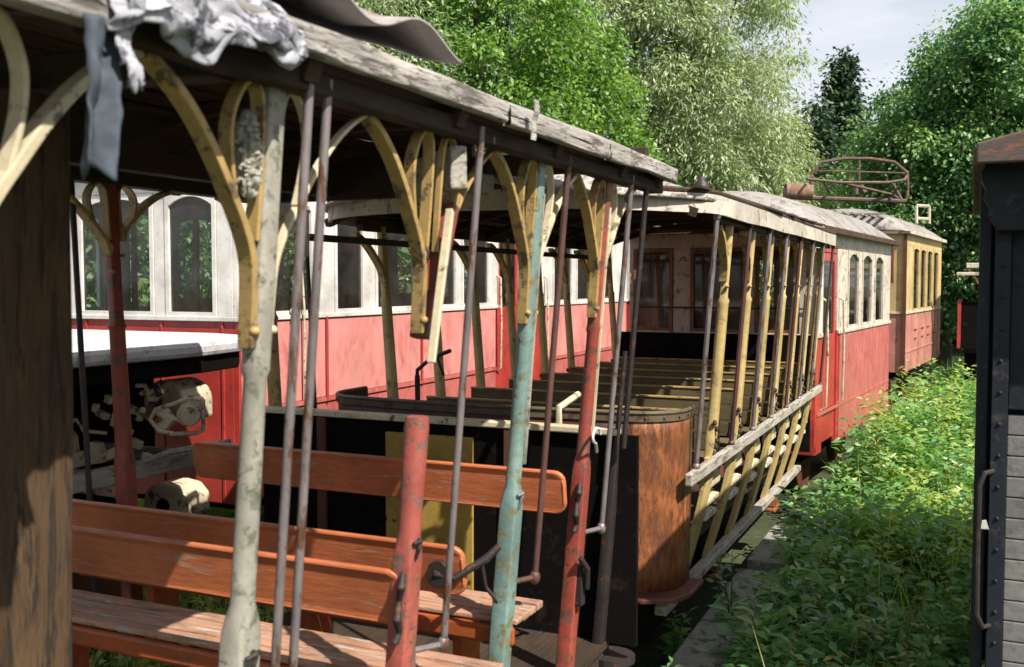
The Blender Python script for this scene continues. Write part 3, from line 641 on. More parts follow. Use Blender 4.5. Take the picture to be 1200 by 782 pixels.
# corrugated sheet lying on the roof
def corr(u, v):
    y = lerp(.7, 2.40, u); x = lerp(-1.23, -2.3, v)
    ph = y*2*PI/.42; curl = .10*max(0, 1-abs(y-1.9)/1.5)
    return (x+.02*math.sin(y*3)-.03*u, y, roof_z(min(x,-1.3), -3.6, -1.22, z_(.535), .27)+.045+.032*math.sin(ph)+.05*(1-u)*(1-v)+.012*noise.noise(Vector((y*3, x*3, 0))))
tag(MB().grid(corr, 120, 10).build('corrugated_sheet', M['corr'], smooth=True, solid=.007), 'loose wavy grey sheet lying on the torn tram roof', 'roof sheet')

# ================================================================ second open tram
B = root('open_tram', (-2.4, 7.5, 0), 'second open tram with yellow posts and rusty curved dash', 'tram')
def bx(r): return -1.30-.09*(.32-r) if r > -1.0 else -1.42-.09-.0*(r)-.22*((-1.0-r)/.7)**1.6+.09*0
def bx(r):
    b0 = -1.27-.075*(.32-r)
    return b0 if r > -1.05 else b0-.09*((-1.05-r)/.6)**1.5
def bfx(r): return -4.72-bx(r)
PB = [5.75+.65*i for i in range(7)]
def bpost(y, fxn, sgn=1):
    secs = [((fxn(r), y, z_(r)), a, b, q) for r, a, b, q in ((-1.12,.026,.046,.3),(-.85,.026,.046,.3),(-.80,.030,.038,.6),(-.12,.030,.036,.8),(-.10,.033,.039,.7),(-.08,.020,.029,.35),(.36,.020,.029,.3))]
    o = MB().loft(secs, 12).build('post', M['ribyellow'], B, smooth=True)
    bracket(y, -1, M['yellow'], fxn=fxn, parent=o, reach=.30, foot=-.02, top=.30, w=.045, th=.03, loop=False, R=B)
    h_ = MB()
    for k_ in range(7): h_.ball((fxn(-.9)+.03*sgn+.01*math.sin(k_*2.3), y-.05+.035*math.sin(k_*.5), z_(-.80-.036*k_)), .014, 6, 4, 1.3)
    h_.build('chain', M['iron'], o)
    return o
for y in PB: bpost(y, bx)
for i in range(8): bpost(5.53+.63*i, bfx, -1)
def brib(y):
    pts = [(bx(r)+.0, y, z_(r)) for r in (-1.0,-1.12,-1.25,-1.38,-1.5,-1.6,-1.68,-1.76)]
    MB().ribbon(pts, .165, .03, (0,1,0)).build('body_rib', M['ribyellow'], B, bevel=.004)
for y in PB: brib(y)
for i, y in enumerate([p_+.32 for p_ in PB]+[5.22]):
    m = MB(); t_ = .35
    m.tube([(bx(r_)+.05, y, z_(r_)) for r_ in (t_, 0, -.5, -.95)], .0135, 8); m.ball((bx(t_)+.05, y, z_(t_)), .021, 8, 6, 1.5); m.ball((bx(-.95)+.05, y, z_(-.97)), .022, 8, 5)
    m.build('grab_rod', M['rod' if i%3 else 'brownrod'], B, smooth=True)
MB().beam((bx(-1)+.055, 5.05, z_(-1.015)), (bx(-1)+.055, 9.95, z_(-1.0)), .04, .065).build('side_rail', M['greywood'], B, bevel=.008)
MB().beam((bx(-1.74)+.02, 5.25, z_(-1.785)), (bx(-1.74)+.02, 9.95, z_(-1.785)), .07, .055).build('floor_sill', M['greywood'], B, bevel=.008)
MB().beam((bfx(-1.0), 5.1, z_(-1.0)), (bfx(-1.0), 9.9, z_(-1.0)), .04, .065).build('side_rail', M['greywood'], B, bevel=.008)
MB().beam((bfx(0), 4.6, z_(.26)), (bfx(0), 9.9, z_(.25)), .03, .04).build('curtain_rail', M['iron'], B)
MB().bb(-3.2, -1.60, 5.0, 9.95, z_(-1.66), z_(-1.62)).build('floor', M['timber_h'], B)
MB().bb(-3.1, -1.72, 5.0, 9.9, .36, .60).build('underframe', M['black'], B, bevel=.02)
MB().bb(-1.62, -1.58, 5.2, 9.9, z_(-1.66), .36).build('side_skirt', M['black'], B)
for y in (6.3, 8.7):
    for x in (-2.95, -1.9):
        MB().prism([(y+.36*math.cos(a*PI/14), .40+.36*math.sin(a*PI/14)) for a in range(28)], 'x', x-.05, x+.05).build('wheel', M['rustdark'], B, bevel=.01)
for y in (6.5, 8.6):
    m = MB(); m.box((-1.53, y, .47), (.10, .16, .10)); m.box((-1.53, y, .40), (.13, .26, .03)); m.build('axle_box', M['rust'], B, bevel=.01)
# curved dash
dz0, dz1 = z_(-1.60), z_(-.665)
def compact(v, f):
    ids = sorted({i for q in f for i in q}); mp_ = {i: k for k, i in enumerate(ids)}; return [v[i] for i in ids], [tuple(mp_[i] for i in q) for q in f]
def dash_pt(t, off=0):
    """path of the dash from the left door edge round the front to the right one"""
    xl, xr, yf, r = -3.50-off, -1.36+off, 4.93-off, .26
    segs = [((xl, yf+.55), (xl, yf+r))]
    pts = [(xl, yf+.50), (xl, yf+r)]
    for k in range(1, 9): a = PI+PI/2*k/8; pts.append((xl+r+r*math.cos(a), yf+r+r*math.sin(a)))
    for k in range(1, 8): pts.append((lerp(xl+r, xr-r, k/8), yf-.05*math.sin(PI*k/8)))
    for k in range(0, 9): a = -PI/2+PI/2*k/8; pts.append((xr-r+r*math.cos(a), yf+r+r*math.sin(a)))
    pts.append((xr, yf+.36)); return pts
dp = dash_pt(0)
m = MB(); n = len(dp); rows = 8
for j in range(rows+1):
    zz = lerp(dz0, dz1, j/rows); k = .012*(1-j/rows)**1.2
    for x, y in dp: m.v.append((x+(-k if x > -2.36 else k), y+k*.3, zz))
m.f = [(j*n+i, j*n+i+1, (j+1)*n+i+1, (j+1)*n+i) for j in range(rows) for i in range(n-1)]
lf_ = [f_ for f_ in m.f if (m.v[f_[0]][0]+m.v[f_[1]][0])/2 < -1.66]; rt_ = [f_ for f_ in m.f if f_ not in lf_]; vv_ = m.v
m = MB().add(*compact(vv_, rt_)); m.build('dash', M['rust'], B, smooth=True, solid=.008, label='rusty bare corner sheet of the dash')
m = MB().add(*compact(vv_, lf_)); m.build('dash', M['dashshade'], B, smooth=True, solid=.007, label='front sheet of the dash with its shade painted dark brown red')  # shade over the dash front put in as a darker colour
m = MB(); m.tube([(x, y, dz1) for x, y in dash_pt(0, .006)], .012, 8); m.ribbon([(x, y, dz1-.02) for x, y in dash_pt(0, .007)], .05, .006, (0,0,1))
for i, (x, y) in enumerate(dash_pt(0, .012)):
    if i%2: m.ball((x, y, dz1-.025), .007, 6, 4)
m.build('dash_rim', M['rimbrown'], B, smooth=True)
m = MB(); m.prism([(-1.34, 4.95), (-1.30, 5.08), (-1.30, 5.35), (-1.5, 5.35), (-2.6, 5.0), (-2.4, 4.88), (-1.50, 4.86)], 'z', z_(-1.635), z_(-1.605)); m.build('buffer_plate', M['rustdark'], B, bevel=.01)
m = MB(); q = Vector((-1.75, 4.75, z_(-.55)))   # brake handle above the dash
m.tube([P(655, 497, X=-1.95), P(655, 478, X=-1.95), P(678, 462, X=-1.9)], .018, 8); m.tube([P(655, 478, X=-1.95), P(655, 600, X=-1.95)], .012, 8); m.build('brake_crank', M['creamiron'], B, smooth=True)
m = MB(); c0 = P(492, 440, Y=5.1); m.tube([P(489, 452, Y=5.1), P(489, 434, Y=5.1), P(505, 420, Y=5.1), P(528, 411, Y=5.1)], .012, 8)
m.tube([P(489, 440, Y=5.1), P(490, 495, Y=5.1)], .016, 8); m.tube([P(512, 418, Y=5.1), P(520, 440, Y=5.1)], .009, 6); m.build('brake_crank', M['iron'], B, smooth=True)
# roof with deep curved valance
def brf(u, v):
    x = lerp(-3.52, -1.20, u); y = lerp(4.35, 9.98, v); t = u*2-1; e = max(0, 1-v/.16)
    return (lerp(x, -2.36+(x+2.36)*math.sqrt(max(.05, 1-e*e*.85)), 1 if e > 0 else 0), y, z_(.42)+.24*(1-t*t)*(1-.55*e*e)+.006*noise.noise(Vector((x*2, y*2, 8))))
MB().grid(brf, 26, 60).build('roof', M['roofedge'], B, solid=.02, smooth=True)
ep = []
for k in range(25):
    t = -1+k/12; e = 1; ep.append((-2.36+1.16*math.sin(t*PI/2)*(1 if abs(t) < 1 else 1), 5.30-.93*math.cos(t*PI/2)*1.0))
path = [(-3.52, 9.98)]+[(-3.52, 5.32)]+ep[1:-1]+[(-1.20, 5.32)]+[(-1.20, 5.32+.58*i) for i in range(1, 9)]
m = MB(); n = len(path)
for j, (o, zz) in enumerate(((0, .352), (0, .40), (.0, .43), (-.02, .45))):
    for i, (x, y) in enumerate(path): m.v.append((x, y, z_(zz)+.006*noise.noise(Vector((x*3, y*3, j)))))
m.f = [(j*n+i, j*n+i+1, (j+1)*n+i+1, (j+1)*n+i) for j in range(3) for i in range(n-1)]
m.build('valance', M['offwhite'], B, solid=.018)
m = MB(); m.tube([(x, y, z_(.462)) for x, y in path], .014, 6); m.build('roof_edging', M['timber'], B)
m = MB()
for i in range(5): m.beam((-1.25-.1*i, 4.9+.25*i, z_(.475+.012*i)), (-1.19, 7.0+.5*i, z_(.475+.006*i)), .05, .012)
m.build('loose_lath', M['ceiling'], B)
for i in range(14):
    x = -3.44+.165*i
    t = (x+2.36)/1.16
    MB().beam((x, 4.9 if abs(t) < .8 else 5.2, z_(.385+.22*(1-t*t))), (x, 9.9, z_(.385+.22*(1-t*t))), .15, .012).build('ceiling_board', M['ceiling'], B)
for y in [4.95]+PB: MB().ribbon([(-2.36+1.1*t/5, y, z_(.35+.22*(1-(t/5)**2))) for t in range(-5, 6)], .05, .045, (0,1,0)).build('roof_rib', M['ceiling'], B)
MB().beam((-1.26, 5.3, z_(.36)), (-1.26, 9.9, z_(.36)), .05, .07).build('header_beam', M['ceiling'], B)
MB().beam((-3.46, 5.3, z_(.36)), (-3.46, 9.9, z_(.36)), .05, .07).build('header_beam', M['ceiling'], B)
# benches of slats across the car
for k, y in enumerate([p_+.05 for p_ in PB]):
    m = MB()
    for i in range(3): m.bb(-3.28, -1.48, y+.005*i, y+.022+.005*i, z_(-.76-.115*i)-.10, z_(-.76-.115*i))
    m.build('backrest', M['olive'], B, bevel=.005); MB().bb(-3.28, -1.48, y-.006, y+.03, z_(-.758), z_(-.745)).build('top_highlight', M['yellow'], B, bevel=.003)  # thin yellow strip paints the highlight along each backrest top
    m = MB()
    for i in range(4): m.bb(-3.28, -1.46, y+.08+.075*i, y+.148+.075*i, z_(-1.18), z_(-1.155))
    m.build('seat', M['olive'], B, bevel=.005)
    e_ = MB().prism([(y+.03, z_(-1.24)), (y+.42, z_(-1.24)), (y+.44, z_(-1.19)), (y+.38, z_(-1.13)), (y+.1, z_(-1.14)), (y+.03, z_(-1.19))], 'x', bx(-1.2)-.06, bx(-1.2)-.02)
    e_.build('seat_end', M['cream'], B, bevel=.012)
    s3 = MB().prism([(y+.10, z_(-1.34)), (y+.42, z_(-1.34)), (y+.44, z_(-1.31)), (y+.36, z_(-1.29)), (y+.12, z_(-1.30))], 'x', bx(-1.32)-.04, bx(-1.32)+.0)
    s3.build('foot_board', M['cream'], B, bevel=.01)
    s2 = MB().prism([(y+.16, z_(-1.44)), (y+.42, z_(-1.44)), (y+.44, z_(-1.41)), (y+.36, z_(-1.385)), (y+.18, z_(-1.40))], 'x', bx(-1.45)-.03, bx(-1.45)+.015)
    s2.build('foot_board', M['offwhite'], B, bevel=.01)
MB().bb(-3.35, -1.40, 9.9, 9.94, z_(-1.62), z_(-.50)).build('end_panel', M['black'], B)
# ================================================================ closed coaches
def coach(name, label, loc, rz, W_, Ln, zb, zs, zt, ze, rise, sidew, frontw, mats, arch=.05, group=None, seams=(), doors=(), fdoors=(), overhang=.07, hood=.5, vent=(), lean=0):
    """body: lower panels, pillars and header left open at every window; local x across, y along, z up"""
    R = root(name, loc, label, 'tram', rz, group); hw = W_/2; T = .05
    faces = {
      'right': (lambda u, n: (hw+n, u), 0, Ln, sidew), 'left': (lambda u, n: (-hw-n, u), 0, Ln, sidew),
      'front': (lambda u, n: (u, -n), -hw, hw, frontw), 'back': (lambda u, n: (u, Ln+n), -hw, hw, frontw)}
    lo, hi = MB(), MB()
    def fb(mb, fn, u0, u1, n0, n1, z0, z1):
        a, b = fn(u0, n0), fn(u1, n1); mb.bb(a[0], b[0], a[1], b[1], z0, z1)
    for key, (fn, a, b, wins) in faces.items():
        ins = T if key in ('front', 'back') else 0
        dl = doors if key == 'right' else (fdoors if key == 'front' else ())
        lo_cuts = sorted(dl); x = a+ins
        for (d0, d1) in list(lo_cuts)+[(b-ins, b-ins)]:
            if d0 > x: fb(lo, fn, x, d0, -T, 0, zb, zs)
            x = d1
        fb(hi, fn, a+ins, b-ins, -T, 0, zt, ze)
        cuts = sorted(list(wins)+list(dl)); x = a+ins
        for (w0, w1) in cuts+[(b-ins, b-ins)]:
            if w0 > x: fb(hi, fn, x, w0, -T, 0, zs+.002, zt)
            x = w1
    lo.build('lower_body', mats['lo'], R, local=True, bevel=.006); hi.build('upper_body', mats['hi'], R, local=True, bevel=.006)
    # belt rail, seams, corner strips
    m = MB()
    for key, (fn, a, b, wins) in faces.items():
        dl = doors if key == 'right' else (fdoors if key == 'front' else ()); x = a-.012*(key in ('front','back'))
        for (d0, d1) in sorted(dl)+[(b+.012*(key in ('front','back')),)*2]:
            if d0 > x: fb(m, fn, x, d0, .001, .022, zs-.03, zs+.006)
            x = d1
    m.build('belt_rail', mats.get('belt', mats['hi']), R, local=True, bevel=.004)
    m = MB()
    for u in seams:
        fn = faces['right'][0]; fb(m, fn, u-.014, u+.014, 0, .008, zb+.05, zs-.032)
    if seams:
        fb(m, faces['right'][0], .05, Ln-.05, 0, .012, zb+.32*(zs-zb), zb+.32*(zs-zb)+.03)
        m.build('panel_strip', mats['strip'], R, local=True)
    # windows
    def window(key, w0, w1, z0, z1, arc, mat, kids=True, parent=R, nm='window'):
        fn = faces[key][0]; k = 9; ow = []; inn = []
        f = .035; m = MB()
        ip = [(w0+f, z0+f), (w1-f, z0+f)]+[(lerp(w1-f, w0+f, i/k), z1-f-arc+arc*math.sin(PI*i/k)**.8 if i not in (0, k) else z1-f-arc) for i in range(k+1)]
        op = [(w0, z0), (w1, z0)]+[(lerp(w1, w0, i/k), z1) for i in range(k+1)]
        n = len(ip)
        for dn in (.010, -.03):
            for u, z in op: p = fn(u, dn); m.v.append((p[0], p[1], z))
            for u, z in ip: p = fn(u, dn); m.v.append((p[0], p[1], z))
        for i in range(n):
            j = (i+1)%n
            m.f += [(i, j, n+j, n+i), (2*n+i, 3*n+i, 3*n+j, 2*n+j), (n+i, n+j, 3*n+j, 3*n+i), (i, 2*n+i, 2*n+j, j)]
        w = m.build(nm, mat, parent, local=True)
        g = MB(); q = [fn(u, -.012) for u, z in ip]; g.v = [(a_[0], a_[1], z) for a_, (u, z) in zip(q, ip)]; g.f = [tuple(range(n))]
        g.build('pane', mats.get('glass', M['glass']), w, local=True)
        return w
    for key, (fn, a, b, wins) in faces.items():
        for (w0, w1) in wins: window(key, w0+.002, w1-.002, zs+.004, zt-.002, .002 if (key == 'front' and mats.get('fframe')) else arch, mats.get('fframe', mats['frame']) if key == 'front' else mats['frame'])
    for key, dl in (('right', doors), ('front', fdoors)):
        fn = faces[key][0]
        for (d0, d1) in dl:
            m = MB(); fb(m, fn, d0+.01, d1-.01, -.05, -.02, zb+.08, zs-.02)
            for q in ((d0+.01, d0+.08), (d1-.08, d1-.01)): fb(m, fn, q[0], q[1], -.05, -.02, zs-.02, zt-.05)
            fb(m, fn, d0+.08, d1-.08, -.05, -.02, zt-.14, zt-.05)
            fb(m, fn, d0+.0, d1-.0, -.05, -.01, zt-.05, zt)
            dd = m.build('door', mats['door'], R, local=True, bevel=.004)
            g = MB(); fb(g, fn, d0+.08, d1-.08, -.036, -.033, zs-.02, zt-.14); g.build('pane', M['glass'], dd, local=True)
            for e in (d0-.05, d1+.05):
                h = MB(); pp_ = [fn(e, o) for o in (0, .05, .06, .05, 0)]; zz = (zs+.35, zs+.32, zs-.2, zs-.72, zs-.76)
                h.tube([(q[0], q[1], z) for q, z in zip(pp_, zz)], .012, 8); h.build('handrail', mats.get('rail', M['creamiron']), R, local=True, smooth=True)
    # roof: barrel with hoods drooping over both ends
    def rfn(u, v):
        t = u*2-1; y = lerp(-overhang-.04, Ln+overhang+.04, v); e = max(0, 1-min(y+overhang, Ln+overhang-y)/hood) if hood else 0
        s_ = math.sqrt(max(0, 1-e*e)) if hood else 1
        prof = (1-abs(t)**2.3)
        return (t*(hw+overhang), y, ze+.005+rise*prof*(.12+.88*s_)+.004*noise.noise(Vector((t*4, y*3, 2))))
    MB().grid(rfn, 28, 44).build('roof', mats['roof'], R, local=True, smooth=True, solid=.02)
    m = MB()
    for s_ in (-1, 1): m.bb(s_*(hw+overhang)-.015, s_*(hw+overhang)+.015, -overhang, Ln+overhang, ze-.03, ze+.03)
    for y in (-overhang-.03, Ln+overhang): m.bb(-hw-overhang+.02, hw+overhang-.02, y, y+.03, ze-.025, ze+.025)
    m.build('roof_edge', mats['edge'], R, local=True, bevel=.006)
    # inside: floor, lining of the ceiling, partition walls, benches
    MB().bb(-hw+.06, hw-.06, .06, Ln-.06, zb+.28, zb+.32).build('floor', M['interior'], R, local=True)
    MB().bb(-hw+.06, hw-.06, .06, Ln-.06, ze-.03, ze-.01).build('ceiling', M['interior'], R, local=True)
    for y in (1.25, Ln-1.25):
        m = MB(); m.bb(-hw+.06, -.34, y, y+.03, zb+.32, zs); m.bb(.34, hw-.06, y, y+.03, zb+.32, zs)
        for x in (-hw+.08, -.36, .34, hw-.13): m.bb(x, x+.05, y, y+.03, zs, zt)
        m.bb(-hw+.06, hw-.06, y, y+.03, zt, ze-.03); m.build('partition', M['interior'], R, local=True)
    k = 1.6
    while k < Ln-1.6:
        for s_ in (-1, 1):
            m = MB(); m.bb(s_*.35, s_*(hw-.1), k, k+.04, zb+.32, zs+.12); m.bb(s_*.35, s_*(hw-.1), k+.04, k+.4, zb+.70, zb+.74); m.build('bench', M['interior'], R, local=True)
        k += .9
    m = MB(); m.bb(-hw+.2, hw-.2, .3, Ln-.3, zb-.12, zb+.1); m.build('underframe', M['black'], R, local=True)
    for y in (Ln*.28, Ln*.72):
        for x in (-.55, .55):
            MB().prism([(y+.36*math.cos(a*PI/14), .40+.36*math.sin(a*PI/14)) for a in range(28)], 'x', x-.05, x+.05).build('wheel', M['rustdark'], R, local=True, bevel=.01)
    return R, faces, fb, window
# red and white tram behind the second open tram
rzC = -math.radians(5.0)
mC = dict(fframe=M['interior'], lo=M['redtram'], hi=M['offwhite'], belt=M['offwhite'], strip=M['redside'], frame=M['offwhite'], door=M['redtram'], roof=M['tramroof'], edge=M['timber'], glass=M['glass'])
nC = Vector((-1.37, 10.05)); wC = 1.95
cxC = nC.x-math.cos(rzC)*wC/2; cyC = nC.y-math.sin(rzC)*wC/2
C, fC, fb, winC = coach('closed_tram', 'red and white closed tram with a brown boarded front behind the yellow posts', (cxC, cyC, 0), rzC, wC, 4.2, .62, z_(-.50), z_(.36), z_(.52), .42,
   [(1.45, 2.05), (2.25, 2.85), (3.05, 3.65)], [(-.93, -.49), (-.30, .30), (.37, .80)], mC, arch=.06, seams=(1.2, 2.15, 2.95, 3.8), doors=((.28, .95),), overhang=.09)
m = MB()   # paler red sheet cladding of the right side
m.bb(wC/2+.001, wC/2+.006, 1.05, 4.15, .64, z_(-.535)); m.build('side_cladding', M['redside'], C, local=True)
m = MB(); m.bb(wC/2-.16, wC/2+.012, -.012, -.001, z_(-.49), z_(.34)); m.bb(wC/2+.001, wC/2+.012, -.012, .22, z_(-.49), z_(.34)); m.build('corner_pillar', M['white'], C, local=True, label='peeling white corner pillar')
m = MB()
for i in range(13): m.bb(-.92+.145*i, -.92+.145*i+.138, .10, .125, z_(-.45), z_(.30)) if i not in (2, 9) else None
m.build('front_boarding', M['boards'], C, local=True, label='brown boards behind the front windows')
m = MB(); m.tube([(-.9, -.03, z_(-.25)), (.9, -.03, z_(-.25))], .008, 6); m.build('window_bar', M['iron'], C, local=True)
m = MB(); q = P(822, 218, d=11.2); lc = Matrix.Rotation(-rzC, 4, 'Z') @ (Vector(q)-Vector((cxC, cyC, 0)))
m.loft([((lc.x, lc.y, lc.z-.14), .085, .085, 1), ((lc.x, lc.y, lc.z-.06), .085, .085, 1), ((lc.x, lc.y, lc.z-.05), .10, .10, 1), ((lc.x, lc.y, lc.z+.02), .085, .085, 1), ((lc.x, lc.y, lc.z+.06), .05, .05, 1), ((lc.x, lc.y, lc.z+.10), .03, .03, 1)], 14).build('roof_vent', M['iron'], C, local=True, smooth=True)
# ochre tram beyond
rzG = -math.radians(5.5)
mG = dict(lo=M['pinkbrown'], hi=M['tramyellow'], belt=M['offwhite'], strip=M['pinkbrown'], frame=M['tramyellow'], door=M['tramyellow'], roof=M['tramroof'], edge=M['offwhite'], glass=M['glass'])
wG = 2.1; nG = P(1061, 332, d=16.2); cxG = nG.x-math.cos(rzG)*wG/2; cyG = nG.y-math.sin(rzG)*wG/2
G, fG, fb, winG = coach('closed_tram', 'far ochre and faded red tram carrying a rusty roof collector', (cxG, cyG, 0), rzG, wG, 4.3, .85, z_(-.47), z_(.62), z_(.82), .42,
   [(.75, 1.4), (1.55, 2.2), (2.35, 3.0), (3.15, 3.8)], [(-.9, -.3), (-.25, .3), (.36, .66)], mG, arch=.03, seams=(.65, 1.48, 2.28, 3.08, 3.9), overhang=.07)
m = MB(); m.bb(wG/2-.03, wG/2+.02, -.04, -.012, .8, z_(.8)); m.build('corner_post', M['rustdark'], G, local=True)
m = MB(); m.bb(.18, .30, -.03, -.001, z_(-.4), z_(.8)); m.tube([(.86, -.06, z_(.62)), (.86, -.08, z_(.3)), (.86, -.05, z_(.0))], .02, 8); m.build('cable_duct', M['rustdark'], G, local=True)
m = MB()
for y in (1.1, 1.9, 2.6, 3.4): m.bb(wG/2+.009, wG/2+.014, y-.12, y+.12, z_(-.80), z_(-.78)); m.bb(wG/2+.009, wG/2+.014, y-.12, y+.12, z_(-.95), z_(-.93))
m.build('side_grille', M['rustdark'], G, local=True)
# bow collector on the roof
zr0 = z_(1.17)
col = MB(); lx0, lx1 = -.84, .78
def gp(px, py, d=15.6):
    return Matrix.Rotation(-rzG, 4, 'Z') @ (P(px, py, d=d)-Vector((cxG, cyG, 0)))
loop = [gp(*q) for q in ((951, 212), (951, 204), (962, 190), (990, 186), (1020, 186), (1048, 190), (1063, 202), (1064, 222), (1062, 234))]
col.tube(loop+[], 0.024, 8); col.tube([gp(951, 212), gp(950, 232), gp(1062, 236)], 0.035, 8)
col.tube([gp(946, 210, 15.0), gp(985, 214, 15.0), gp(1040, 214, 15.0), gp(1060, 211, 15.2)], 0.022, 8); col.tube([gp(946, 210, 15.0), gp(952, 206)], 0.022, 6); col.tube([gp(1060, 211, 15.2), gp(1063, 206)], 0.022, 6)
col.tube([gp(953, 200), gp(1062, 203)], 0.012, 6); col.tube([gp(1007, 188), gp(1007, 212)], 0.016, 6)
col.tube([gp(985, 214, 15.0), gp(1045, 228), gp(1058, 236)], 0.024, 6); col.tube([gp(965, 213, 15.0), gp(972, 226)], 0.020, 6); col.tube([gp(1047, 217), gp(1056, 234)], 0.032, 6)
col.tube([gp(1003, 218), gp(1003, 228)], 0.041, 6); col.tube([gp(1008, 218), gp(1013, 226)], 0.054, 6)
ob = col.build('bow_collector', M['colrust'], G, local=True, smooth=True)
m = MB(); a = gp(922, 226); m.tube([gp(920, 224), gp(951, 226)], .125, 14); m.build('resistor_box', M['rustwood'], G, local=True, smooth=True)
m = MB()
for i in range(13):
    x = -.95+.135*i; m.beam((x, -.35, z_(1.19)-.02*abs(i-6)), (x+.03, 1.8, z_(1.20)-.02*abs(i-6)), .05, .03)
for y in (-.2, .6, 1.5): m.bb(-.95, .75, y, y+.05, z_(1.10), z_(1.13))
m.build('roof_walkway', M['greywood'], G, local=True)
m = MB(); f0 = gp(1080, 240, 18.5)
for a, b_ in (((1074, 262), (1074, 241)), ((1089, 262), (1089, 242)), ((1074, 241), (1089, 242)), ((1074, 256), (1089, 257))): m.tube([gp(*a, 18.5), gp(*b_, 18.5)], .028, 6)
m.build('destination_frame', M['offwhite'], G, local=True)
# long tram on the left track
mD = dict(lo=M['redtram'], hi=M['white'], belt=M['white'], strip=M['redtram'], frame=M['white'], door=M['redtram'], roof=M['tramroof'], edge=M['offwhite'], glass=M['glass'])
D, fD, fb, winD = coach('closed_tram', 'long white and pale red tram on the left track seen through the open trams', (-6.2, 6.0, 0), 0, 2.4, 9.3, .62, z_(-.26), z_(.70), z_(.88), .45,
   [(.25, .95), (1.25, 1.72), (1.9, 2.64), (2.8, 3.5), (3.62, 4.3), (6.2, 6.9), (7.05, 7.75), (7.9, 8.6)], [(-1.12, -.55), (-.42, .38), (.50, 1.0)], mD, arch=.07, doors=((4.55, 5.15), (5.25, 5.85)), overhang=.05)
for a, b_ in ((.02, 1.1), (1.13, 2.72), (2.75, 4.45), (5.95, 7.6), (7.63, 9.25)): MB().bb(1.201, 1.207, a, b_, z_(-.96), z_(-.30)).build('side_cladding', M['redpale'], D, local=True, bevel=.002, label='pink upper side panel')  # paler pink red than the tram's front end
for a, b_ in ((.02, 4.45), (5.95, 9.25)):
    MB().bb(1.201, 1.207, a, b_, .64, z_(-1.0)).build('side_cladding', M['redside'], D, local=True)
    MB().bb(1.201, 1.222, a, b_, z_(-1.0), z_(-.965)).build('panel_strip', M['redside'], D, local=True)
for y in (1.1, 2.72, 4.47): MB().tube([(1.225, y, z_(-.28)), (1.225, y, z_(-1.0))], .012, 6).build('panel_strip', M['redtram'], D, local=True)
for x in (-1.05, -.35, .45, 1.05): MB().bb(x-.01, x+.01, -.010, -.001, .65, z_(-.3)).build('panel_strip', M['redtram'], D, local=True)
m = MB()
for k_ in range(9): m.ball((1.25+.02*math.sin(k_), .62+.02*math.sin(k_*2), z_(.0-.045*k_)), .018, 6, 4, 1.4)
m.tube([(1.23, .75, z_(.1)), (1.25, .75, z_(-.2)), (1.25, .75, z_(-.9))], .010, 6); m.build('chain', M['creamiron'], D, local=True)
# second coach on that track
D2 = root('closed_tram', (-6.2, 16.0, 0), 'rear white and red coach coupled behind the long pale red tram', 'tram')
coach_mats = mD
D2.user_clear() if False else None
bpy.data.objects.remove(D2)
coach('closed_tram', 'rear white and red coach standing behind the long pale red tram', (-6.2, 15.7, 0), 0, 2.4, 6, .62, z_(-.26), z_(.70), z_(.88), .45, [(.4, 1.2), (1.4, 2.2), (2.4, 3.2), (3.4, 4.2), (4.4, 5.2)], [(-1.0, -.4), (-.3, .3), (.4, 1.0)], mD, arch=.07, overhang=.05)
# ---------------------------------------------------------------- low works wagon in front of the long tram
Wg = root('works_wagon', (-5.3, 4.2, 0), 'low works wagon with a pale sheet cover and cream painted machinery', 'wagon')
pl = [(-6.6, 1.6), (-4.35, 1.6), (-4.32, 4.9), (-4.40, 5.35), (-4.62, 5.62), (-5.0, 5.74), (-6.6, 5.78)]
MB().prism(pl, 'z', z_(-.455), z_(-.36)).build('cover', M['deckgrey'], Wg, bevel=.03)
m = MB(); m.prism([(lerp(x, -5.5, .03), lerp(y, 3.7, .02)) for x, y in pl], 'z', z_(-.56), z_(-.458)); m.bb(-6.4, -5.35, 2, 5.5, z_(-1.25), z_(-.56)); m.build('housing', M['black'], Wg, bevel=.01)
m = MB(); m.beam((-4.55, 2.2, z_(-1.12)), (-4.55, 5.1, z_(-1.12)), .08, .10); m.beam((-6.2, 2.2, z_(-1.12)), (-6.2, 5.1, z_(-1.12)), .08, .10)
for y in (2.4, 3.8, 5.0): m.beam((-6.2, y, z_(-1.12)), (-4.55, y, z_(-1.12)), .08, .08)
m.build('frame', M['greywood'], Wg, bevel=.008)
def disc(m, c, r, t, ax=(1,0,0), n=20):
    c = Vector(c); ax = Vector(ax).normalized(); m.tube([c-ax*t/2, c+ax*t/2], r, n)
ax_ = Vector((.75, -.66, 0))
m = MB(); c0 = P(222, 487, d=6.0)
disc(m, c0, .056, .05, ax_, 20); disc(m, c0-ax_*.04, .07, .05, ax_, 20); m.build('headlamp', M['creamiron'], Wg, smooth=True)
m = MB()
ring = [P(px, py, d=6.05) for px, py in ((238, 468), (222, 466), (205, 473), (182, 480), (176, 492), (186, 505), (205, 509), (226, 508), (238, 505), (238, 468))]
m.tube(ring, .014, 8); m.tube([P(187, 480, d=6.1), P(200, 492, d=6.1), P(187, 504, d=6.1)], .045, 8); m.build('lamp_bracket', M['creamiron'], Wg, smooth=True)
m = MB(); c1 = P(205, 468, d=6.35)
m.prism([(c1.x+.17*math.cos(a), c1.z+.13*math.sin(a)) for a in [i*PI/10 for i in range(11)]]+[(c1.x-.17, c1.z-.12), (c1.x+.17, c1.z-.12)], 'y', c1.y-.1, c1.y+.16); m.build('gear_case', M['creamiron'], Wg, bevel=.02)
def piece(nm, fn, mt='creamiron', **k):
    m = MB(); fn(m); m.build(nm, M[mt], Wg, **k)
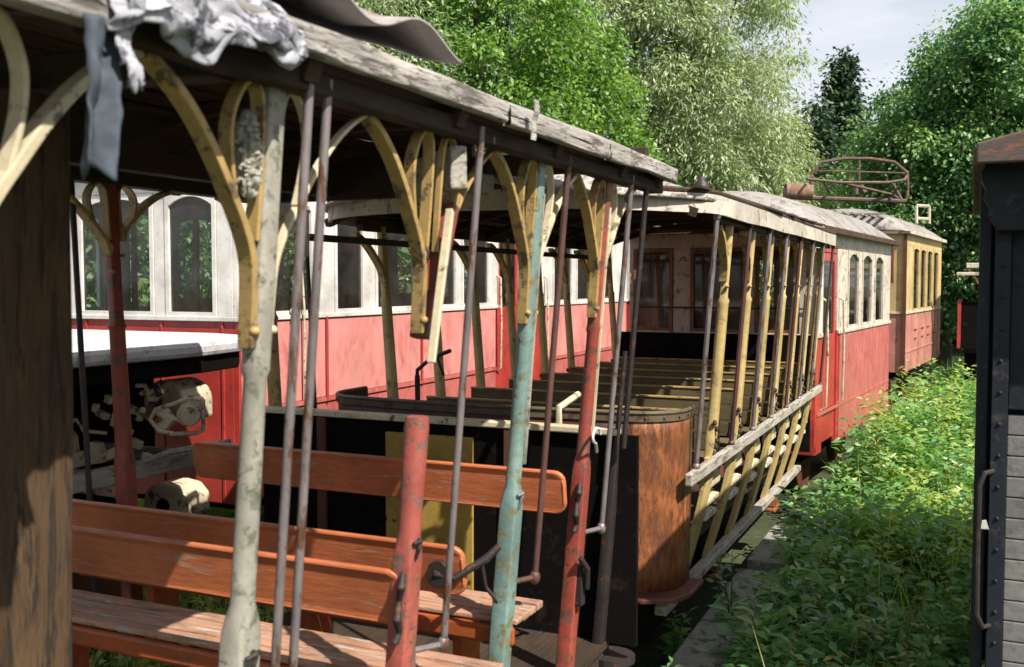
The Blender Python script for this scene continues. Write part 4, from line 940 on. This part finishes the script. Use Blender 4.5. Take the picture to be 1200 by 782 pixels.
for k_ in range(9):
    px, py = 150+rng.uniform(0, 40), 452+k_*5; q = P(px, py, d=6.0+.02*k_)
    piece('pipe', lambda m: m.tube([q, q+Vector((.05, .02, .03*math.sin(k_))), q+Vector((.10, .0, -.05*math.cos(k_)))], .014+.006*(k_%2), 7), 'iron' if k_%3 == 1 else 'creamiron', smooth=True)
for px, py, w_, h_ in ((128, 468, .05, .05), (120, 486, .09, .04), (136, 492, .05, .09), (112, 478, .03, .05), (150, 505, .06, .03), (160, 520, .08, .05), (172, 535, .05, .04)):
    q = P(px, py, d=6.05); piece('bracket', lambda m: m.box(q, (w_, .04, h_), ry=.3), bevel=.006)
def casting(m):
    o = [(60,520),(64,505),(75,502),(84,512),(86,530),(100,528),(104,518),(114,520),(118,532),(140,520),(140,534),(120,543),(98,546),(80,552),(62,556)]
    c = [P(x, y, d=6.0) for x, y in o]; n = len(c); m.v = [tuple(p) for p in c]+[tuple(p+Vector((-.01,.06,0))) for p in c]
    m.f = [tuple(range(n-1,-1,-1)), tuple(range(n, 2*n))]+[(k, (k+1)%n, n+(k+1)%n, n+k) for k in range(n)]
piece('casting', casting, bevel=.006)
piece('axle_cap', lambda m: disc(m, P(70, 517, d=5.96), .035, .05, ax_, 14), 'iron')
piece('pipe', lambda m: m.tube([P(66, 500, d=6.0), P(90, 492, d=6.0), P(98, 505, d=6.0), P(125, 508, d=6.0)], .012, 7), smooth=True)
piece('brake_rod', lambda m: m.tube([P(60, 566, d=6.2), P(150, 548, d=6.1), P(200, 530, d=6.0), P(270, 518, d=6.0)], .02, 7), 'greywood', smooth=True)
m = MB(); q0, q1 = P(60, 541, d=6.5), P(122, 530, d=6.3); m.beam(q0, q1, .04, .05)
m.build('pressing', M['creamiron'], Wg, bevel=.01)
for px, py, s_, lb in ((192, 588, 1, None), (95, 590, 1, None)):
    m = MB(); c1 = P(px, py, d=6.9); w_ = .19*s_
    m.prism([(c1.x-w_, c1.z-.09), (c1.x+w_, c1.z-.09), (c1.x+w_, c1.z+.04), (c1.x+w_*.6, c1.z+.11), (c1.x-w_*.2, c1.z+.13), (c1.x-w_*.8, c1.z+.08), (c1.x-w_, c1.z)], 'y', c1.y, c1.y+.25)
    m.build('axle_casing', M['creamiron'], Wg, bevel=.02)
    m = MB(); disc(m, (c1.x, c1.y-.005, c1.z-.03), .05, .03, (0,1,0), 16); m.build('casing_bore', M['black'], Wg)
m = MB(); q = P(90, 560, d=6.6); m.beam(P(90, 550, d=6.6), P(90, 600, d=6.6), .12, .05); m.build('hanger', M['white'], Wg, bevel=.006)
for y in (2.9, 4.5):
    for x in (-6.0, -4.9):
        MB().prism([(y+.36*math.cos(a*PI/14), .40+.36*math.sin(a*PI/14)) for a in range(28)], 'x', x-.05, x+.05).build('wheel', M['rustdark'], Wg, bevel=.01)
m = MB(); m.bb(-6.0, -4.9, 2.2, 4.7, .45, .95); m.build('underframe', M['black'], Wg, bevel=.02)
# ================================================================ dark tram on the right
E = root('dark_tram', (1.1, 7.0, 0), 'dark blue tram at the right edge with riveted corner pillar and handrail', 'tram')
y0 = 4.4
m = MB(); m.bb(.05, 2.2, y0+.10, 6.9, .75, z_(.44)); m.build('body', M['navy'], E, bevel=.006)
m = MB(); m.bb(.018, .062, y0+.02, y0+.12, .45, z_(.40)); m.build('door_edge', M['navy'], E, bevel=.004)
m = MB(); m.bb(.074, .132, y0-.02, y0+.09, .45, z_(.40))
for i in range(18): m.ball((.103, y0-.02, .62+.125*i), .009, 8, 4)
m.build('corner_pillar', M['navy'], E, bevel=.002)
m = MB()
for i in range(14): m.bb(.134, 2.2, y0+.03, y0+.06, .62+.083*i, .62+.083*i+.079)
m.build('siding', M['siding'], E, bevel=.004)
m = MB(); m.bb(.134, 2.2, y0+.02, y0+.07, 1.80, z_(.40)); m.build('upper_panel', M['navy'], E, bevel=.004)
m = MB(); za, zb_ = P(1150, 735, Y=y0-.05).z, P(1150, 556, Y=y0-.05).z
m.tube([(.085, y0-.02, zb_+.01), (.055, y0-.05, zb_+.005), (.038, y0-.06, zb_-.04), (.036, y0-.06, (za+zb_)/2), (.038, y0-.06, za+.05), (.06, y0-.05, za), (.085, y0-.02, za)], .011, 8); m.build('handrail', M['iron'], E, smooth=True)
m = MB(); m.prism([(.018, z_(.46)), (.018, z_(.40)), (.035, z_(.36)), (.028, z_(.33)), (.05, z_(.29)), (.045, z_(.26)), (.08, z_(.20)), (.3, z_(.20)), (.3, z_(.46))], 'y', y0-.10, y0+.08); m.build('cornice', M['navy'], E, bevel=.006)
def rfE(u, v): 
    x = lerp(.0, 2.4, u); y = lerp(y0-.28, 7.1, v); return (x, y, z_(.50)+.16*(1-(u*2-1)**2)+.005*noise.noise(Vector((x*5, y*4, 2))))
MB().grid(rfE, 20, 40).build('roof', M['tramroof'], E, solid=.02, smooth=True)
m = MB(); m.prism([(0, z_(.44)), (0, z_(.515))]+[(.24*i, z_(.515)+.16*(1-(.2*i-1)**2)) for i in range(1, 11)]+[(2.4, z_(.44))], 'y', y0-.30, y0-.26); m.bb(-.012, .03, y0-.28, 7.1, z_(.435), z_(.50)); m.build('roof_edge', M['dullwood'], E, bevel=.006, label='rusty and bleached edge of the roof')
m = MB(); m.bb(.3, 1.9, y0+.3, 6.7, .35, .75); m.build('underframe', M['black'], E)
m = MB(); m.bb(.10, .7, y0-.02, y0+.3, .34, .45); m.build('step', M['iron'], E, bevel=.006)
m = MB(); q = P(1154, 616, Y=y0-.01); m.prism([(q.x-.014, q.z-.012), (q.x+.016, q.z-.012), (q.x+.004, q.z+.024), (q.x-.01, q.z+.02)], 'y', q.y-.01, q.y); m.build('paint_chip', M['white'], E)
# ================================================================ far open wagon
hx, hy = P(1146, 332, d=18.5).xy
Hh = root('open_wagon', (hx, hy, 0), 'small far open wagon with red end panel and yellow post', 'wagon')
m = MB(); m.bb(hx-.20, hx+1.7, hy-.1, hy+1.8, z_(.28), z_(.37)); m.build('roof', M['offwhite'], Hh, bevel=.01)
m = MB(); m.bb(hx-.36, hx+1.7, hy-.3, hy-.11, z_(.14), z_(.20)); m.build('canopy_board', M['offwhite'], Hh, bevel=.01)
for x in (hx+.06, hx+1.4): MB().bb(x-.035, x+.035, hy, hy+.07, z_(-1.3), z_(.28)).build('post', M['tramyellow'], Hh, bevel=.01)
MB().beam((hx+.02, hy+.03, z_(.0)), (hx-.16, hy+.03, z_(.26)), .05, .04).build('bracket', M['tramyellow'], Hh)
MB().bb(hx+.1, hx+1.5, hy+.0, hy+.05, z_(-.34), z_(-.28)).build('rail', M['tramyellow'], Hh)
MB().bb(hx-.27, hx+1.6, hy-.09, hy-.05, z_(-1.2), z_(-.34)).build('end_panel', M['black'], Hh)
MB().bb(hx-.33, hx-.27, hy-.1, hy+.5, z_(-1.2), z_(-.32)).build('corner_strip', M['redtram'], Hh)
MB().bb(hx-.2, hx+1.5, hy+.1, hy+1.7, .3, 1.0).build('underframe', M['black'], Hh)
